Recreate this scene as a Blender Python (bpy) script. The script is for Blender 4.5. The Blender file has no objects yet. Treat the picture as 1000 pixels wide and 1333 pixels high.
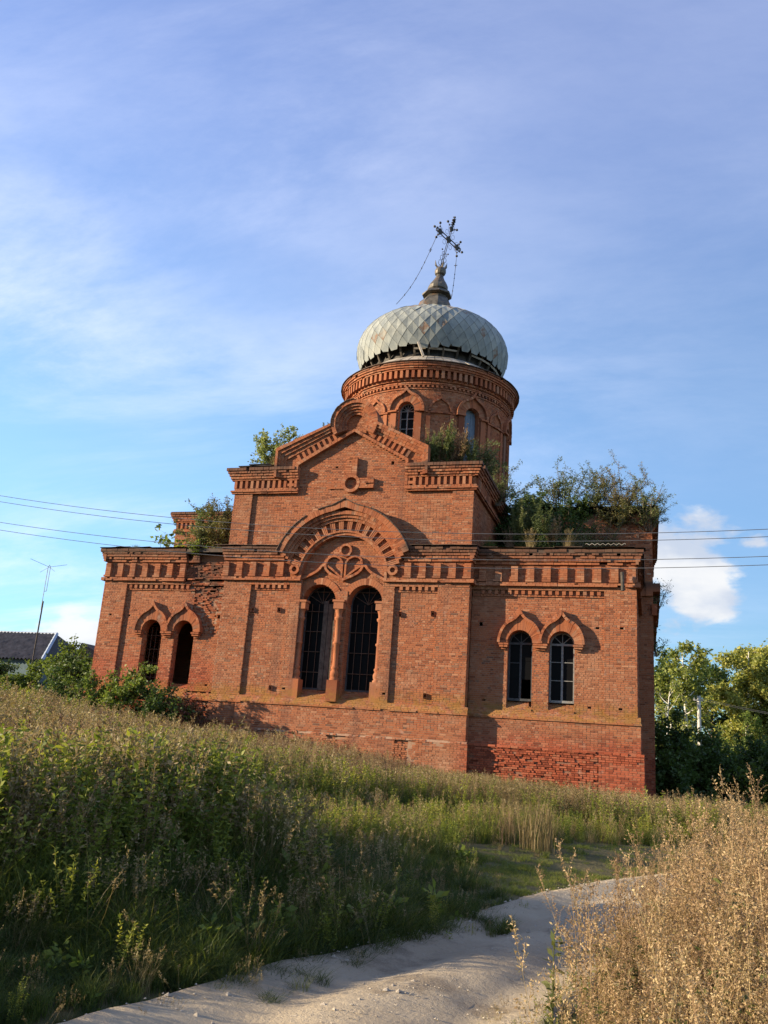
import bpy, math, random
import numpy as np
from mathutils import Vector, Matrix

S = bpy.context.scene
COL = S.collection
rnd = random.Random(7)
NR = np.random.RandomState(11)
R_ = math.radians
PI = math.pi

# ------------------------------------------------------------------ camera
cam_d = bpy.data.cameras.new('camera')
cam = bpy.data.objects.new('camera', cam_d)
COL.objects.link(cam)
cr = Vector((0.95639199, 0.28386893, 0.06879521))
cu = Vector((0.0110866, -0.2706409, 0.96261653))
cf = Vector((-0.29187573, 0.91987604, 0.26198594))
m = Matrix((cr, cu, -cf)).transposed().to_4x4()
m.translation = Vector((10.8, -29.5, 1.2))
cam.matrix_world = m
cam_d.sensor_fit = 'VERTICAL'
cam_d.sensor_height = 24.0
cam_d.lens = 1120.99 / 1333 * 24.0
cam_d.clip_start = 0.05
cam_d.clip_end = 3000
S.camera = cam

# ------------------------------------------------------------------ light, sky, exposure
SUN_AZ, SUN_EL = 65.5, 15.0            # degrees to the left of the facade's normal, above the horizon
sdir = Vector((-math.sin(R_(SUN_AZ)) * math.cos(R_(SUN_EL)), -math.cos(R_(SUN_AZ)) * math.cos(R_(SUN_EL)), math.sin(R_(SUN_EL))))
sun_d = bpy.data.lights.new('sun', 'SUN')
sun_d.energy = 5.0
sun_d.angle = R_(0.55)
sun_d.color = (1.0, 0.83, 0.58)
sun = bpy.data.objects.new('sun', sun_d)
sun.rotation_euler = sdir.to_track_quat('Z', 'Y').to_euler()
sun.location = sdir * 60
COL.objects.link(sun)

S.view_settings.view_transform = 'Standard'
S.view_settings.look = 'None'
S.view_settings.gamma = 1.0
S.view_settings.exposure = 1.32
S.view_settings.use_curve_mapping = False

world = bpy.data.worlds.new('World')
S.world = world
world.use_nodes = True
wt = world.node_tree
wt.nodes.clear()


def N(nt, typ, **kw):
    n = nt.nodes.new(typ)
    for k, v in kw.items():
        if k == 'inp':
            for kk, vv in v.items():
                n.inputs[kk].default_value = vv
        else:
            setattr(n, k, v)
    return n


def L(nt, a, b):
    nt.links.new(a, b)


def mth(nt, op, a, b=None, c=None, clamp=False):
    n = nt.nodes.new('ShaderNodeMath')
    n.operation = op
    n.use_clamp = clamp
    for i, v in enumerate((a, b, c)):
        if v is None:
            continue
        if isinstance(v, (int, float)):
            n.inputs[i].default_value = v
        else:
            nt.links.new(v, n.inputs[i])
    return n.outputs[0]


def mixc(nt, fac, a, b, mode='MIX'):
    n = nt.nodes.new('ShaderNodeMix')
    n.data_type = 'RGBA'
    n.blend_type = mode
    n.clamp_factor = True
    for sock, v in ((n.inputs[0], fac), (n.inputs[6], a), (n.inputs[7], b)):
        if isinstance(v, (int, float)):
            sock.default_value = v
        elif isinstance(v, tuple):
            sock.default_value = v if len(v) == 4 else (*v, 1)
        else:
            nt.links.new(v, sock)
    return n.outputs[2]


def sstep(nt, x, a, b):
    n = nt.nodes.new('ShaderNodeMapRange')
    n.interpolation_type = 'SMOOTHSTEP'
    nt.links.new(x, n.inputs[0])
    n.inputs[1].default_value = a
    n.inputs[2].default_value = b
    return n.outputs[0]


sky = N(wt, 'ShaderNodeTexSky', sky_type='NISHITA', sun_disc=False, sun_elevation=R_(SUN_EL), sun_rotation=R_(180 - SUN_AZ),
        altitude=150.0, air_density=1.0, dust_density=0.25, ozone_density=2.0)
tc = N(wt, 'ShaderNodeTexCoord')
sep = N(wt, 'ShaderNodeSeparateXYZ')
L(wt, tc.outputs['Generated'], sep.inputs[0])
# cirrus: streaky noise on a plane far above
zc = mth(wt, 'ADD', mth(wt, 'MAXIMUM', sep.outputs[2], 0.0), 0.16)
cmb = N(wt, 'ShaderNodeCombineXYZ')
L(wt, mth(wt, 'DIVIDE', sep.outputs[0], zc), cmb.inputs[0])
L(wt, mth(wt, 'DIVIDE', sep.outputs[1], zc), cmb.inputs[1])
mp = N(wt, 'ShaderNodeMapping')
mp.inputs['Rotation'].default_value = (0, 0, R_(28))
mp.inputs['Scale'].default_value = (0.55, 1.25, 1)
mp.inputs['Location'].default_value = (2.1, 1.15, 0)
L(wt, cmb.outputs[0], mp.inputs[0])
n1 = N(wt, 'ShaderNodeTexNoise', inp={'Scale': 1.3, 'Detail': 12.0, 'Roughness': 0.66, 'Distortion': 0.35})
L(wt, mp.outputs[0], n1.inputs['Vector'])
n2 = N(wt, 'ShaderNodeTexNoise', inp={'Scale': 0.8, 'Detail': 3.0})
mp2 = N(wt, 'ShaderNodeMapping')
mp2.inputs['Location'].default_value = (0.35, 0.2, 0)
L(wt, cmb.outputs[0], mp2.inputs[0])
L(wt, mp2.outputs[0], n2.inputs['Vector'])
cir = mth(wt, 'MULTIPLY', sstep(wt, n1.outputs[0], 0.38, 0.72), sstep(wt, n2.outputs[0], 0.3, 0.62))
cir = mth(wt, 'MULTIPLY', cir, mth(wt, 'ADD', 0.30, mth(wt, 'MULTIPLY', sstep(wt, mth(wt, 'MULTIPLY', sep.outputs[0], -1.0), 0.0, 0.62), 1.0)))
# cumulus low over the horizon
n3 = N(wt, 'ShaderNodeTexNoise', inp={'Scale': 11.0, 'Detail': 9.0, 'Roughness': 0.58, 'Distortion': 0.15})
mp3 = N(wt, 'ShaderNodeMapping')
mp3.inputs['Scale'].default_value = (1, 1, 1.9)
L(wt, tc.outputs['Generated'], mp3.inputs[0])
L(wt, mp3.outputs[0], n3.inputs['Vector'])


def cloud_at(vec, r0, sq=1.0):
    v = Vector(vec).normalized()
    d = N(wt, 'ShaderNodeVectorMath', operation='SUBTRACT')
    L(wt, tc.outputs['Generated'], d.inputs[0])
    d.inputs[1].default_value = v
    s = N(wt, 'ShaderNodeVectorMath', operation='MULTIPLY')
    L(wt, d.outputs[0], s.inputs[0])
    s.inputs[1].default_value = (1, 1, sq)
    ln = N(wt, 'ShaderNodeVectorMath', operation='LENGTH')
    L(wt, s.outputs[0], ln.inputs[0])
    return mth(wt, 'SUBTRACT', 1.0, mth(wt, 'DIVIDE', ln.outputs[1], r0))


def ray(px, py):
    return cr * ((px - 500) / 1120.99) - cu * ((py - 666.5) / 1120.99) + cf


CL = None
for v, r0, sq in (((0.044, 0.976, 0.214), 0.078, 1.0), ((0.052, 0.984, 0.172), 0.065, 1.5), ((0.115, 0.965, 0.235), 0.035, 2.2),
                  ((-0.602, 0.793, 0.084), 0.075, 2.2), ((-0.58, 0.806, 0.096), 0.07, 2.2), ((-0.645, 0.76, 0.072), 0.07, 2.4), ((-0.54, 0.838, 0.085), 0.06, 2.4),
                  ((0.62, 0.75, 0.16), 0.12, 2.0), ((-0.88, 0.45, 0.14), 0.12, 2.0), ((0.9, -0.3, 0.2), 0.15, 2.0), ((-0.3, -0.9, 0.2), 0.15, 2.0)):
    c = cloud_at(v, r0, sq)
    CL = c if CL is None else mth(wt, 'MAXIMUM', CL, c)
cum_d = mth(wt, 'ADD', CL, mth(wt, 'MULTIPLY', mth(wt, 'SUBTRACT', n3.outputs[0], 0.5), 2.6))
cum = mth(wt, 'MULTIPLY', sstep(wt, cum_d, 0.22, 0.62), sstep(wt, CL, -0.3, 0.3))
skyc = sky.outputs[0]
zz = sep.outputs[2]
skyc = mixc(wt, 1.0, skyc, mixc(wt, sstep(wt, zz, 0.0, 0.42), (0.42, 0.62, 0.80), (0.98, 1.10, 1.24)), 'MULTIPLY')
skyc = mixc(wt, 1.0, skyc, mixc(wt, sstep(wt, zz, 0.35, 0.75), (1.0, 1.0, 1.0), (1.62, 1.28, 1.36)), 'MULTIPLY')
skyc = mixc(wt, mth(wt, 'ADD', 0.04, mth(wt, 'MULTIPLY', cir, 0.56)), skyc, (5.3, 5.5, 6.4))
n4 = N(wt, 'ShaderNodeTexNoise', inp={'Scale': 9.0, 'Detail': 5.0})
L(wt, mp3.outputs[0], n4.inputs['Vector'])
cumcol = mixc(wt, sstep(wt, n4.outputs[0], 0.38, 0.62), (4.7, 4.65, 4.6), (3.0, 3.3, 3.9))
skyc = mixc(wt, mth(wt, 'MULTIPLY', cum, 0.9), skyc, cumcol)
bg = N(wt, 'ShaderNodeBackground')
bg.inputs[1].default_value = 0.086
L(wt, skyc, bg.inputs[0])
wo = N(wt, 'ShaderNodeOutputWorld')
L(wt, bg.outputs[0], wo.inputs[0])


# ------------------------------------------------------------------ materials
def new_mat(name):
    mt = bpy.data.materials.new(name)
    mt.use_nodes = True
    nt = mt.node_tree
    nt.nodes.clear()
    out = nt.nodes.new('ShaderNodeOutputMaterial')
    return mt, nt, out


def principled(nt, out, base, rough=0.8, metal=0.0, spec=0.3, bump=None, bstr=0.3, bdist=0.01):
    p = nt.nodes.new('ShaderNodeBsdfPrincipled')
    if isinstance(base, tuple):
        p.inputs['Base Color'].default_value = (*base, 1)
    else:
        L(nt, base, p.inputs['Base Color'])
    if isinstance(rough, (int, float)):
        p.inputs['Roughness'].default_value = rough
    else:
        L(nt, rough, p.inputs['Roughness'])
    p.inputs['Metallic'].default_value = metal
    p.inputs['Specular IOR Level'].default_value = spec
    if bump is not None:
        b = nt.nodes.new('ShaderNodeBump')
        b.inputs['Strength'].default_value = bstr
        b.inputs['Distance'].default_value = bdist
        L(nt, bump, b.inputs['Height'])
        L(nt, b.outputs[0], p.inputs['Normal'])
    L(nt, p.outputs[0], out.inputs[0])
    return p


def ramp(nt, fac, stops):
    r = nt.nodes.new('ShaderNodeValToRGB')
    e = r.color_ramp.elements
    while len(e) < len(stops):
        e.new(0.5)
    for el, (p, c) in zip(e, stops):
        el.position = p
        el.color = (*c, 1)
    L(nt, fac, r.inputs[0])
    return r.outputs[0]


def noise(nt, scale, detail=4.0, rough=0.5, vec=None, dist=0.0):
    n = N(nt, 'ShaderNodeTexNoise', inp={'Scale': scale, 'Detail': detail, 'Roughness': rough, 'Distortion': dist})
    if vec is not None:
        L(nt, vec, n.inputs['Vector'])
    return n.outputs[0]


def brick_material(name, mortar=False):
    mt, nt, out = new_mat(name)
    g = N(nt, 'ShaderNodeNewGeometry')
    pos = g.outputs['Position']
    sp = N(nt, 'ShaderNodeSeparateXYZ')
    L(nt, pos, sp.inputs[0])
    x, y, z = sp.outputs
    oi = N(nt, 'ShaderNodeObjectInfo')
    r = mth(nt, 'FRACT', mth(nt, 'ADD', g.outputs['Random Per Island'], oi.outputs['Random']))
    nb = noise(nt, 0.38, 4.0, 0.6, pos)
    nm = noise(nt, 1.7, 4.0, 0.6, pos)
    nf = noise(nt, 22.0, 4.0, 0.6, pos)
    if mortar:
        c = mixc(nt, nm, (0.27, 0.175, 0.11), (0.36, 0.25, 0.165))
    else:
        c = ramp(nt, r, [(0.0, (0.14, 0.050, 0.026)), (0.08, (0.24, 0.080, 0.037)), (0.38, (0.315, 0.112, 0.049)), (0.64, (0.335, 0.126, 0.056)),
                         (0.84, (0.27, 0.104, 0.052)), (0.93, (0.38, 0.185, 0.098)), (1.0, (0.13, 0.068, 0.045))])
        c = mixc(nt, sstep(nt, nm, 0.38, 0.72), c, (0.33, 0.165, 0.10), 'MIX') if False else c
    # large weathered fields, browner and greyer
    c = mixc(nt, mth(nt, 'MULTIPLY', sstep(nt, nb, 0.42, 0.68), 0.5), c, mixc(nt, r, (0.22, 0.105, 0.055), (0.33, 0.18, 0.10)))
    mpv = N(nt, 'ShaderNodeMapping')
    mpv.inputs['Scale'].default_value = (1.6, 1.6, 0.16)
    L(nt, pos, mpv.inputs[0])
    stk = sstep(nt, noise(nt, 1.0, 5.0, 0.6, mpv.outputs[0]), 0.52, 0.72)
    c = mixc(nt, mth(nt, 'MULTIPLY', stk, 0.62), c, (0.17, 0.085, 0.055))
    pt = sstep(nt, noise(nt, 0.75, 5.0, 0.65, pos), 0.55, 0.68)
    c = mixc(nt, mth(nt, 'MULTIPLY', pt, 0.25), c, mixc(nt, r, (0.34, 0.19, 0.11), (0.46, 0.29, 0.18)))
    # damp red zones: foot of the right corner, ruined left side
    zr = mth(nt, 'ADD', z, mth(nt, 'MULTIPLY', mth(nt, 'SUBTRACT', nm, 0.5), 1.6))
    foot = mth(nt, 'SUBTRACT', 1.0, sstep(nt, zr, 1.35, 2.3))
    foot = mth(nt, 'MULTIPLY', foot, sstep(nt, x, 4.2, 5.2))
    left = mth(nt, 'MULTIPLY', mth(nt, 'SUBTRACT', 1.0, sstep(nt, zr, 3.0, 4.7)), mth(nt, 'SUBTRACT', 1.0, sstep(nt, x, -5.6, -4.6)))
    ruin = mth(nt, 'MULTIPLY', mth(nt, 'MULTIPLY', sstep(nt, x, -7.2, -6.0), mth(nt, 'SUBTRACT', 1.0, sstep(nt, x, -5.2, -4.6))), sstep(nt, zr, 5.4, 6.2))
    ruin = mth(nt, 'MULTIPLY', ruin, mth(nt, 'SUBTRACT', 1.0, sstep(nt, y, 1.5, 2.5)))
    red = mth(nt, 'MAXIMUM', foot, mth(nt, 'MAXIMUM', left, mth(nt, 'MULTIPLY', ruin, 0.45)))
    rc = ramp(nt, r, [(0.0, (0.16, 0.04, 0.022)), (0.5, (0.30, 0.072, 0.034)), (0.85, (0.36, 0.10, 0.05)), (1.0, (0.26, 0.11, 0.06))])
    if mortar:
        rc = mixc(nt, nm, (0.17, 0.07, 0.045), (0.27, 0.14, 0.09))
    c = mixc(nt, mth(nt, 'MULTIPLY', red, 0.85), c, rc)
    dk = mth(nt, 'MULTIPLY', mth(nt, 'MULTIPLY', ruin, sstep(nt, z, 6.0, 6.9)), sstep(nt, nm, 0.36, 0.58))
    c = mixc(nt, mth(nt, 'MULTIPLY', dk, 0.85), c, (0.06, 0.045, 0.035))  # sooty broken brick by the cornice, with plant shade mixed into the colour
    # lime and salt bloom
    ef = mth(nt, 'MULTIPLY', sstep(nt, noise(nt, 2.1, 6.0, 0.7, pos), 0.60, 0.74), 0.35)
    c = mixc(nt, ef, c, (0.50, 0.40, 0.31))
    # ochre lichen on the sloped string course and the sills
    lz = mth(nt, 'MULTIPLY', sstep(nt, z, 2.36, 2.5), mth(nt, 'SUBTRACT', 1.0, sstep(nt, z, 2.72, 3.25)))
    ly = mth(nt, 'SUBTRACT', 1.0, sstep(nt, y, 1.6, 2.0))
    up = sstep(nt, mth(nt, 'ABSOLUTE', N(nt, 'ShaderNodeSeparateXYZ').outputs[2]), 0, 1) if False else None
    moss = mth(nt, 'MULTIPLY', mth(nt, 'MULTIPLY', lz, ly), sstep(nt, noise(nt, 3.2, 6.0, 0.65, pos), 0.36, 0.6))
    c = mixc(nt, mth(nt, 'MULTIPLY', moss, 0.65), c, mixc(nt, nf, (0.16, 0.105, 0.022), (0.36, 0.19, 0.04)))
    # soot and lichen on the tops of the cornices
    so = None
    for a, b_ in ((7.75, 8.2), (11.05, 11.4), (18.65, 18.95)):
        s_ = mth(nt, 'MULTIPLY', sstep(nt, z, a, b_), mth(nt, 'SUBTRACT', 1.0, sstep(nt, z, b_ + 0.05, b_ + 0.15)))
        if a < 12:
            s_ = mth(nt, 'MULTIPLY', s_, sstep(nt, mth(nt, 'ABSOLUTE', x), 2.2, 2.5))
        so = s_ if so is None else mth(nt, 'MAXIMUM', so, s_)
    c = mixc(nt, mth(nt, 'MULTIPLY', so, 0.8), c, (0.07, 0.052, 0.040))
    c = mixc(nt, 0.45, c, mixc(nt, nf, (0.55, 0.55, 0.55), (1.4, 1.4, 1.4)), 'MULTIPLY')
    c = mixc(nt, 1.0, c, (0.90, 0.85, 0.90), 'MULTIPLY')
    principled(nt, out, c, 0.92, spec=0.12, bump=nf, bstr=0.5, bdist=0.012)
    return mt


def brick_sheet_material(name):
    """Brickwork of faces hardly seen: a brick texture on the two wall directions."""
    mt, nt, out = new_mat(name)
    g = N(nt, 'ShaderNodeNewGeometry')
    sp = N(nt, 'ShaderNodeSeparateXYZ')
    L(nt, g.outputs['Position'], sp.inputs[0])
    cb = N(nt, 'ShaderNodeCombineXYZ')
    L(nt, mth(nt, 'ADD', sp.outputs[0], sp.outputs[1]), cb.inputs[0])
    L(nt, sp.outputs[2], cb.inputs[1])
    b = N(nt, 'ShaderNodeTexBrick', inp={'Scale': 1.0, 'Mortar Size': 0.008, 'Brick Width': 0.26, 'Row Height': 0.07,
                                         'Color1': (0.40, 0.15, 0.075, 1), 'Color2': (0.27, 0.105, 0.06, 1), 'Mortar': (0.30, 0.22, 0.16, 1)})
    L(nt, cb.outputs[0], b.inputs['Vector'])
    nb = noise(nt, 0.6, 4.0, 0.6, g.outputs['Position'])
    c = mixc(nt, mth(nt, 'MULTIPLY', nb, 0.6), b.outputs[0], (0.25, 0.14, 0.09))
    principled(nt, out, c, 0.92, spec=0.12, bump=mth(nt, 'SUBTRACT', 1.0, b.outputs[1]), bstr=0.6, bdist=0.01)
    return mt


def noisy_mat(name, c1, c2, scale=3.0, rough=0.7, metal=0.0, spec=0.3, bump=0.3, c3=None, s3=1.0, lo=0.55, hi=0.7, bd=0.01, isl=0.0):
    mt, nt, out = new_mat(name)
    g = N(nt, 'ShaderNodeNewGeometry')
    n = noise(nt, scale, 6.0, 0.6, g.outputs['Position'])
    c = mixc(nt, sstep(nt, n, 0.3, 0.7), c1, c2)
    if c3:
        c = mixc(nt, sstep(nt, noise(nt, s3, 5.0, 0.65, g.outputs['Position']), lo, hi), c, c3)
    if isl:
        oi = N(nt, 'ShaderNodeObjectInfo')
        r = mth(nt, 'FRACT', mth(nt, 'ADD', g.outputs['Random Per Island'], oi.outputs['Random']))
        k = mth(nt, 'ADD', 1.0 - isl, mth(nt, 'MULTIPLY', r, 2 * isl))
        cc = N(nt, 'ShaderNodeCombineXYZ')
        for i in range(3):
            L(nt, k, cc.inputs[i])
        c = mixc(nt, 1.0, c, cc.outputs[0], 'MULTIPLY')
    principled(nt, out, c, rough, metal, spec, bump=noise(nt, scale * 6, 4.0, 0.6, g.outputs['Position']) if bump else None, bstr=bump, bdist=bd)
    return mt


def leaf_mat(name, stops, transl=0.4, rough=0.55):
    mt, nt, out = new_mat(name)
    g = N(nt, 'ShaderNodeNewGeometry')
    oi = N(nt, 'ShaderNodeObjectInfo')
    r = mth(nt, 'ADD', mth(nt, 'MULTIPLY', g.outputs['Random Per Island'], 0.6), mth(nt, 'MULTIPLY', oi.outputs['Random'], 0.4))
    r = mth(nt, 'ADD', r, mth(nt, 'MULTIPLY', mth(nt, 'SUBTRACT', noise(nt, 0.5, 3.0, 0.5, g.outputs['Position']), 0.5), 0.9))
    c = ramp(nt, r, stops)
    p = nt.nodes.new('ShaderNodeBsdfPrincipled')
    L(nt, c, p.inputs['Base Color'])
    p.inputs['Roughness'].default_value = rough
    p.inputs['Specular IOR Level'].default_value = 0.25
    t = nt.nodes.new('ShaderNodeBsdfTranslucent')
    L(nt, mixc(nt, 1.0, c, (1.25, 1.25, 0.7), 'MULTIPLY'), t.inputs[0])
    mx = nt.nodes.new('ShaderNodeMixShader')
    mx.inputs[0].default_value = transl
    L(nt, p.outputs[0], mx.inputs[1])
    L(nt, t.outputs[0], mx.inputs[2])
    L(nt, mx.outputs[0], out.inputs[0])
    return mt


M = {}
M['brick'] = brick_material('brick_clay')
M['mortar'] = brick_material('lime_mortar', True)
M['sheet'] = brick_sheet_material('brickwork_sheet')
M['rust'] = noisy_mat('rusted_roof_iron', (0.045, 0.035, 0.03), (0.10, 0.06, 0.042), 2.5, 0.75, 0.2, 0.3, 0.4, (0.15, 0.075, 0.04), 1.3)
M['zinc'] = noisy_mat('weathered_roof_zinc', (0.165, 0.185, 0.19), (0.26, 0.27, 0.25), 1.5, 0.7, 0.0, 0.3, 0.15, (0.13, 0.145, 0.15), 0.9, 0.5, 0.7, isl=0.09)
M['zincrust'] = noisy_mat('rust_stained_zinc', (0.165, 0.175, 0.17), (0.25, 0.24, 0.21), 1.5, 0.7, 0.0, 0.3, 0.15, (0.155, 0.09, 0.058), 3.0, 0.46, 0.60, isl=0.12)
M['darkmetal'] = noisy_mat('dull_dark_metal', (0.055, 0.048, 0.042), (0.13, 0.115, 0.095), 4.0, 0.55, 0.4, 0.4, 0.3, (0.17, 0.10, 0.06), 2.0)
M['wood'] = noisy_mat('bare_grey_wood', (0.20, 0.17, 0.14), (0.34, 0.30, 0.25), 6.0, 0.85, 0, 0.2, 0.3, isl=0.25)
M['darkwood'] = noisy_mat('dark_old_wood', (0.055, 0.045, 0.038), (0.10, 0.085, 0.07), 6.0, 0.9, 0, 0.15, 0.3, isl=0.25)
M['frame'] = noisy_mat('faded_frame_paint', (0.13, 0.135, 0.14), (0.23, 0.225, 0.215), 9.0, 0.7, 0, 0.3, 0.3, (0.16, 0.14, 0.12), 6.0)
M['darkframe'] = noisy_mat('dark_frame_paint', (0.035, 0.037, 0.04), (0.065, 0.065, 0.068), 9.0, 0.7, 0, 0.3, 0.3)
M['bluemetal'] = noisy_mat('blue_grey_boarding', (0.075, 0.105, 0.15), (0.11, 0.15, 0.20), 3.0, 0.6, 0.0, 0.35, 0.2, (0.10, 0.085, 0.075), 2.5, 0.55, 0.75)
M['black'] = noisy_mat('black_iron', (0.018, 0.016, 0.015), (0.04, 0.033, 0.028), 8.0, 0.6, 0.3, 0.4, 0.2)
M['rustiron'] = noisy_mat('rusted_window_iron', (0.07, 0.045, 0.032), (0.12, 0.075, 0.05), 8.0, 0.8, 0.1, 0.3, 0.2)
M['slate'] = noisy_mat('old_roof_slate', (0.11, 0.085, 0.066), (0.20, 0.155, 0.12), 2.0, 0.9, 0, 0.2, 0.4, (0.07, 0.06, 0.055), 1.2)
M['flash'] = noisy_mat('grey_blue_flashing', (0.22, 0.26, 0.33), (0.32, 0.36, 0.42), 4.0, 0.5, 0.1, 0.4, 0.1)
M['bluewall'] = noisy_mat('faded_blue_boards', (0.06, 0.095, 0.11), (0.10, 0.14, 0.15), 3.0, 0.85, 0, 0.2, 0.3)
M['concrete'] = noisy_mat('pale_concrete', (0.34, 0.33, 0.30), (0.46, 0.44, 0.40), 5.0, 0.85, 0, 0.2, 0.3)
M['wire'] = noisy_mat('grey_wire', (0.12, 0.12, 0.125), (0.17, 0.17, 0.175), 3.0, 0.5, 0.5, 0.4, 0)
M['bark'] = noisy_mat('brown_bark', (0.07, 0.05, 0.035), (0.15, 0.115, 0.085), 9.0, 0.9, 0, 0.15, 0.5)
M['birchbark'] = noisy_mat('white_birch_bark', (0.46, 0.43, 0.38), (0.62, 0.59, 0.53), 4.0, 0.75, 0, 0.2, 0.2, (0.08, 0.07, 0.06), 5.0, 0.6, 0.66)
mt, nt, out = new_mat('window_glass')
p = principled(nt, out, (0.006, 0.006, 0.0065), 0.35, spec=0.04)
M['glass'] = mt
M['leaf_birch'] = leaf_mat('birch_leaves', [(0.0, (0.10, 0.135, 0.032)), (0.4, (0.20, 0.225, 0.05)), (0.8, (0.32, 0.31, 0.075)), (1.0, (0.42, 0.37, 0.09))], 0.4)
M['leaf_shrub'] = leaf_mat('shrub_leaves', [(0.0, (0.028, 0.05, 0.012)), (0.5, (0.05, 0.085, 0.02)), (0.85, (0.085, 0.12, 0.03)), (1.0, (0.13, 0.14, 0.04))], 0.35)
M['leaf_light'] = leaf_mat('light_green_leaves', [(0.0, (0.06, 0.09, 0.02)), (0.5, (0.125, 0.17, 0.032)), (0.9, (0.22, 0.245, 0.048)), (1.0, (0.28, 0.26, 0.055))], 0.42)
M['leaf_willow'] = leaf_mat('grey_willow_leaves', [(0.0, (0.06, 0.08, 0.032)), (0.5, (0.11, 0.135, 0.05)), (0.85, (0.17, 0.18, 0.075)), (1.0, (0.18, 0.15, 0.075))], 0.35)
M['leaf_brown'] = leaf_mat('fading_brown_leaves', [(0.0, (0.06, 0.068, 0.025)), (0.5, (0.12, 0.12, 0.045)), (0.85, (0.17, 0.13, 0.06)), (1.0, (0.21, 0.14, 0.07))], 0.35)
M['leaf_red'] = leaf_mat('reddish_autumn_leaves', [(0.0, (0.07, 0.03, 0.02)), (0.4, (0.13, 0.045, 0.03)), (0.7, (0.10, 0.085, 0.03)), (1.0, (0.17, 0.10, 0.05))], 0.3)
M['hay'] = leaf_mat('dry_grass', [(0.0, (0.10, 0.072, 0.034)), (0.35, (0.18, 0.13, 0.063)), (0.7, (0.26, 0.20, 0.10)), (1.0, (0.37, 0.30, 0.17))], 0.35)
M['hayred'] = leaf_mat('reddish_dry_grass', [(0.0, (0.10, 0.058, 0.036)), (0.4, (0.165, 0.10, 0.062)), (0.8, (0.22, 0.142, 0.088)), (1.0, (0.29, 0.20, 0.125))], 0.35)
M['grassg'] = leaf_mat('green_grass', [(0.0, (0.028, 0.05, 0.010)), (0.45, (0.07, 0.10, 0.017)), (0.8, (0.14, 0.155, 0.03)), (1.0, (0.25, 0.22, 0.065))], 0.4)
M['grassd'] = leaf_mat('shade_dark_grass', [(0.0, (0.022, 0.038, 0.009)), (0.5, (0.045, 0.07, 0.014)), (0.85, (0.085, 0.10, 0.022)), (1.0, (0.16, 0.145, 0.05))], 0.35)  # darker version of the green grass, the bank's shade put into its colour
M['nettle'] = leaf_mat('nettle_leaves', [(0.0, (0.055, 0.085, 0.016)), (0.4, (0.13, 0.16, 0.025)), (0.8, (0.24, 0.245, 0.038)), (1.0, (0.33, 0.29, 0.06))], 0.42)
M['mug'] = leaf_mat('dry_mugwort', [(0.0, (0.13, 0.076, 0.042)), (0.35, (0.25, 0.158, 0.085)), (0.7, (0.37, 0.255, 0.14)), (1.0, (0.48, 0.37, 0.20))], 0.3)
M['muggreen'] = leaf_mat('mugwort_leaves', [(0.0, (0.04, 0.06, 0.02)), (0.5, (0.08, 0.10, 0.03)), (0.9, (0.15, 0.14, 0.05)), (1.0, (0.22, 0.17, 0.07))], 0.35)
M['lawn'] = leaf_mat('short_green_grass', [(0.0, (0.07, 0.10, 0.018)), (0.5, (0.14, 0.17, 0.03)), (0.85, (0.22, 0.22, 0.05)), (1.0, (0.30, 0.25, 0.10))], 0.4)
M['docks'] = leaf_mat('dock_seed_heads', [(0.0, (0.05, 0.022, 0.016)), (0.6, (0.10, 0.045, 0.03)), (1.0, (0.17, 0.08, 0.05))], 0.2)
M['yellowstem'] = leaf_mat('yellow_stem', [(0.0, (0.34, 0.27, 0.03)), (0.6, (0.48, 0.39, 0.05)), (1.0, (0.52, 0.44, 0.10))], 0.35)
# ground and road
mt, nt, out = new_mat('meadow_soil')
g = N(nt, 'ShaderNodeNewGeometry')
n = noise(nt, 0.7, 6.0, 0.6, g.outputs['Position'])
c = mixc(nt, sstep(nt, n, 0.35, 0.65), (0.085, 0.078, 0.03), (0.15, 0.125, 0.06))
c = mixc(nt, mth(nt, 'MULTIPLY', noise(nt, 14, 5, 0.6, g.outputs['Position']), 0.6), c, (0.06, 0.05, 0.03))
principled(nt, out, c, 0.95, spec=0.1, bump=noise(nt, 9, 6, 0.6, g.outputs['Position']), bstr=0.8, bdist=0.05)
M['soil'] = mt
mt, nt, out = new_mat('dirt_road')
g = N(nt, 'ShaderNodeNewGeometry')
n = noise(nt, 0.9, 6.0, 0.6, g.outputs['Position'])
nf = noise(nt, 30, 8.0, 0.72, g.outputs['Position'])
c = mixc(nt, sstep(nt, n, 0.3, 0.7), (0.36, 0.285, 0.19), (0.48, 0.395, 0.275))
c = mixc(nt, mth(nt, 'MULTIPLY', sstep(nt, noise(nt, 1.5, 6, 0.65, g.outputs['Position']), 0.54, 0.66), 0.8), c, (0.20, 0.155, 0.105))
c = mixc(nt, mth(nt, 'MULTIPLY', sstep(nt, noise(nt, 60, 3, 0.6, g.outputs['Position']), 0.5, 0.8), 0.6), c, (0.50, 0.45, 0.37))
c = mixc(nt, mth(nt, 'MULTIPLY', nf, 0.5), c, (0.24, 0.19, 0.14))
bm_ = mth(nt, 'ADD', nf, mth(nt, 'MULTIPLY', noise(nt, 7, 5, 0.6, g.outputs['Position']), 1.2))
principled(nt, out, c, 0.95, spec=0.1, bump=bm_, bstr=0.7, bdist=0.035)
M['road'] = mt
M['stone'] = noisy_mat('pale_limestone', (0.26, 0.22, 0.17), (0.44, 0.38, 0.30), 3.0, 0.9, 0, 0.15, 0.5)


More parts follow.
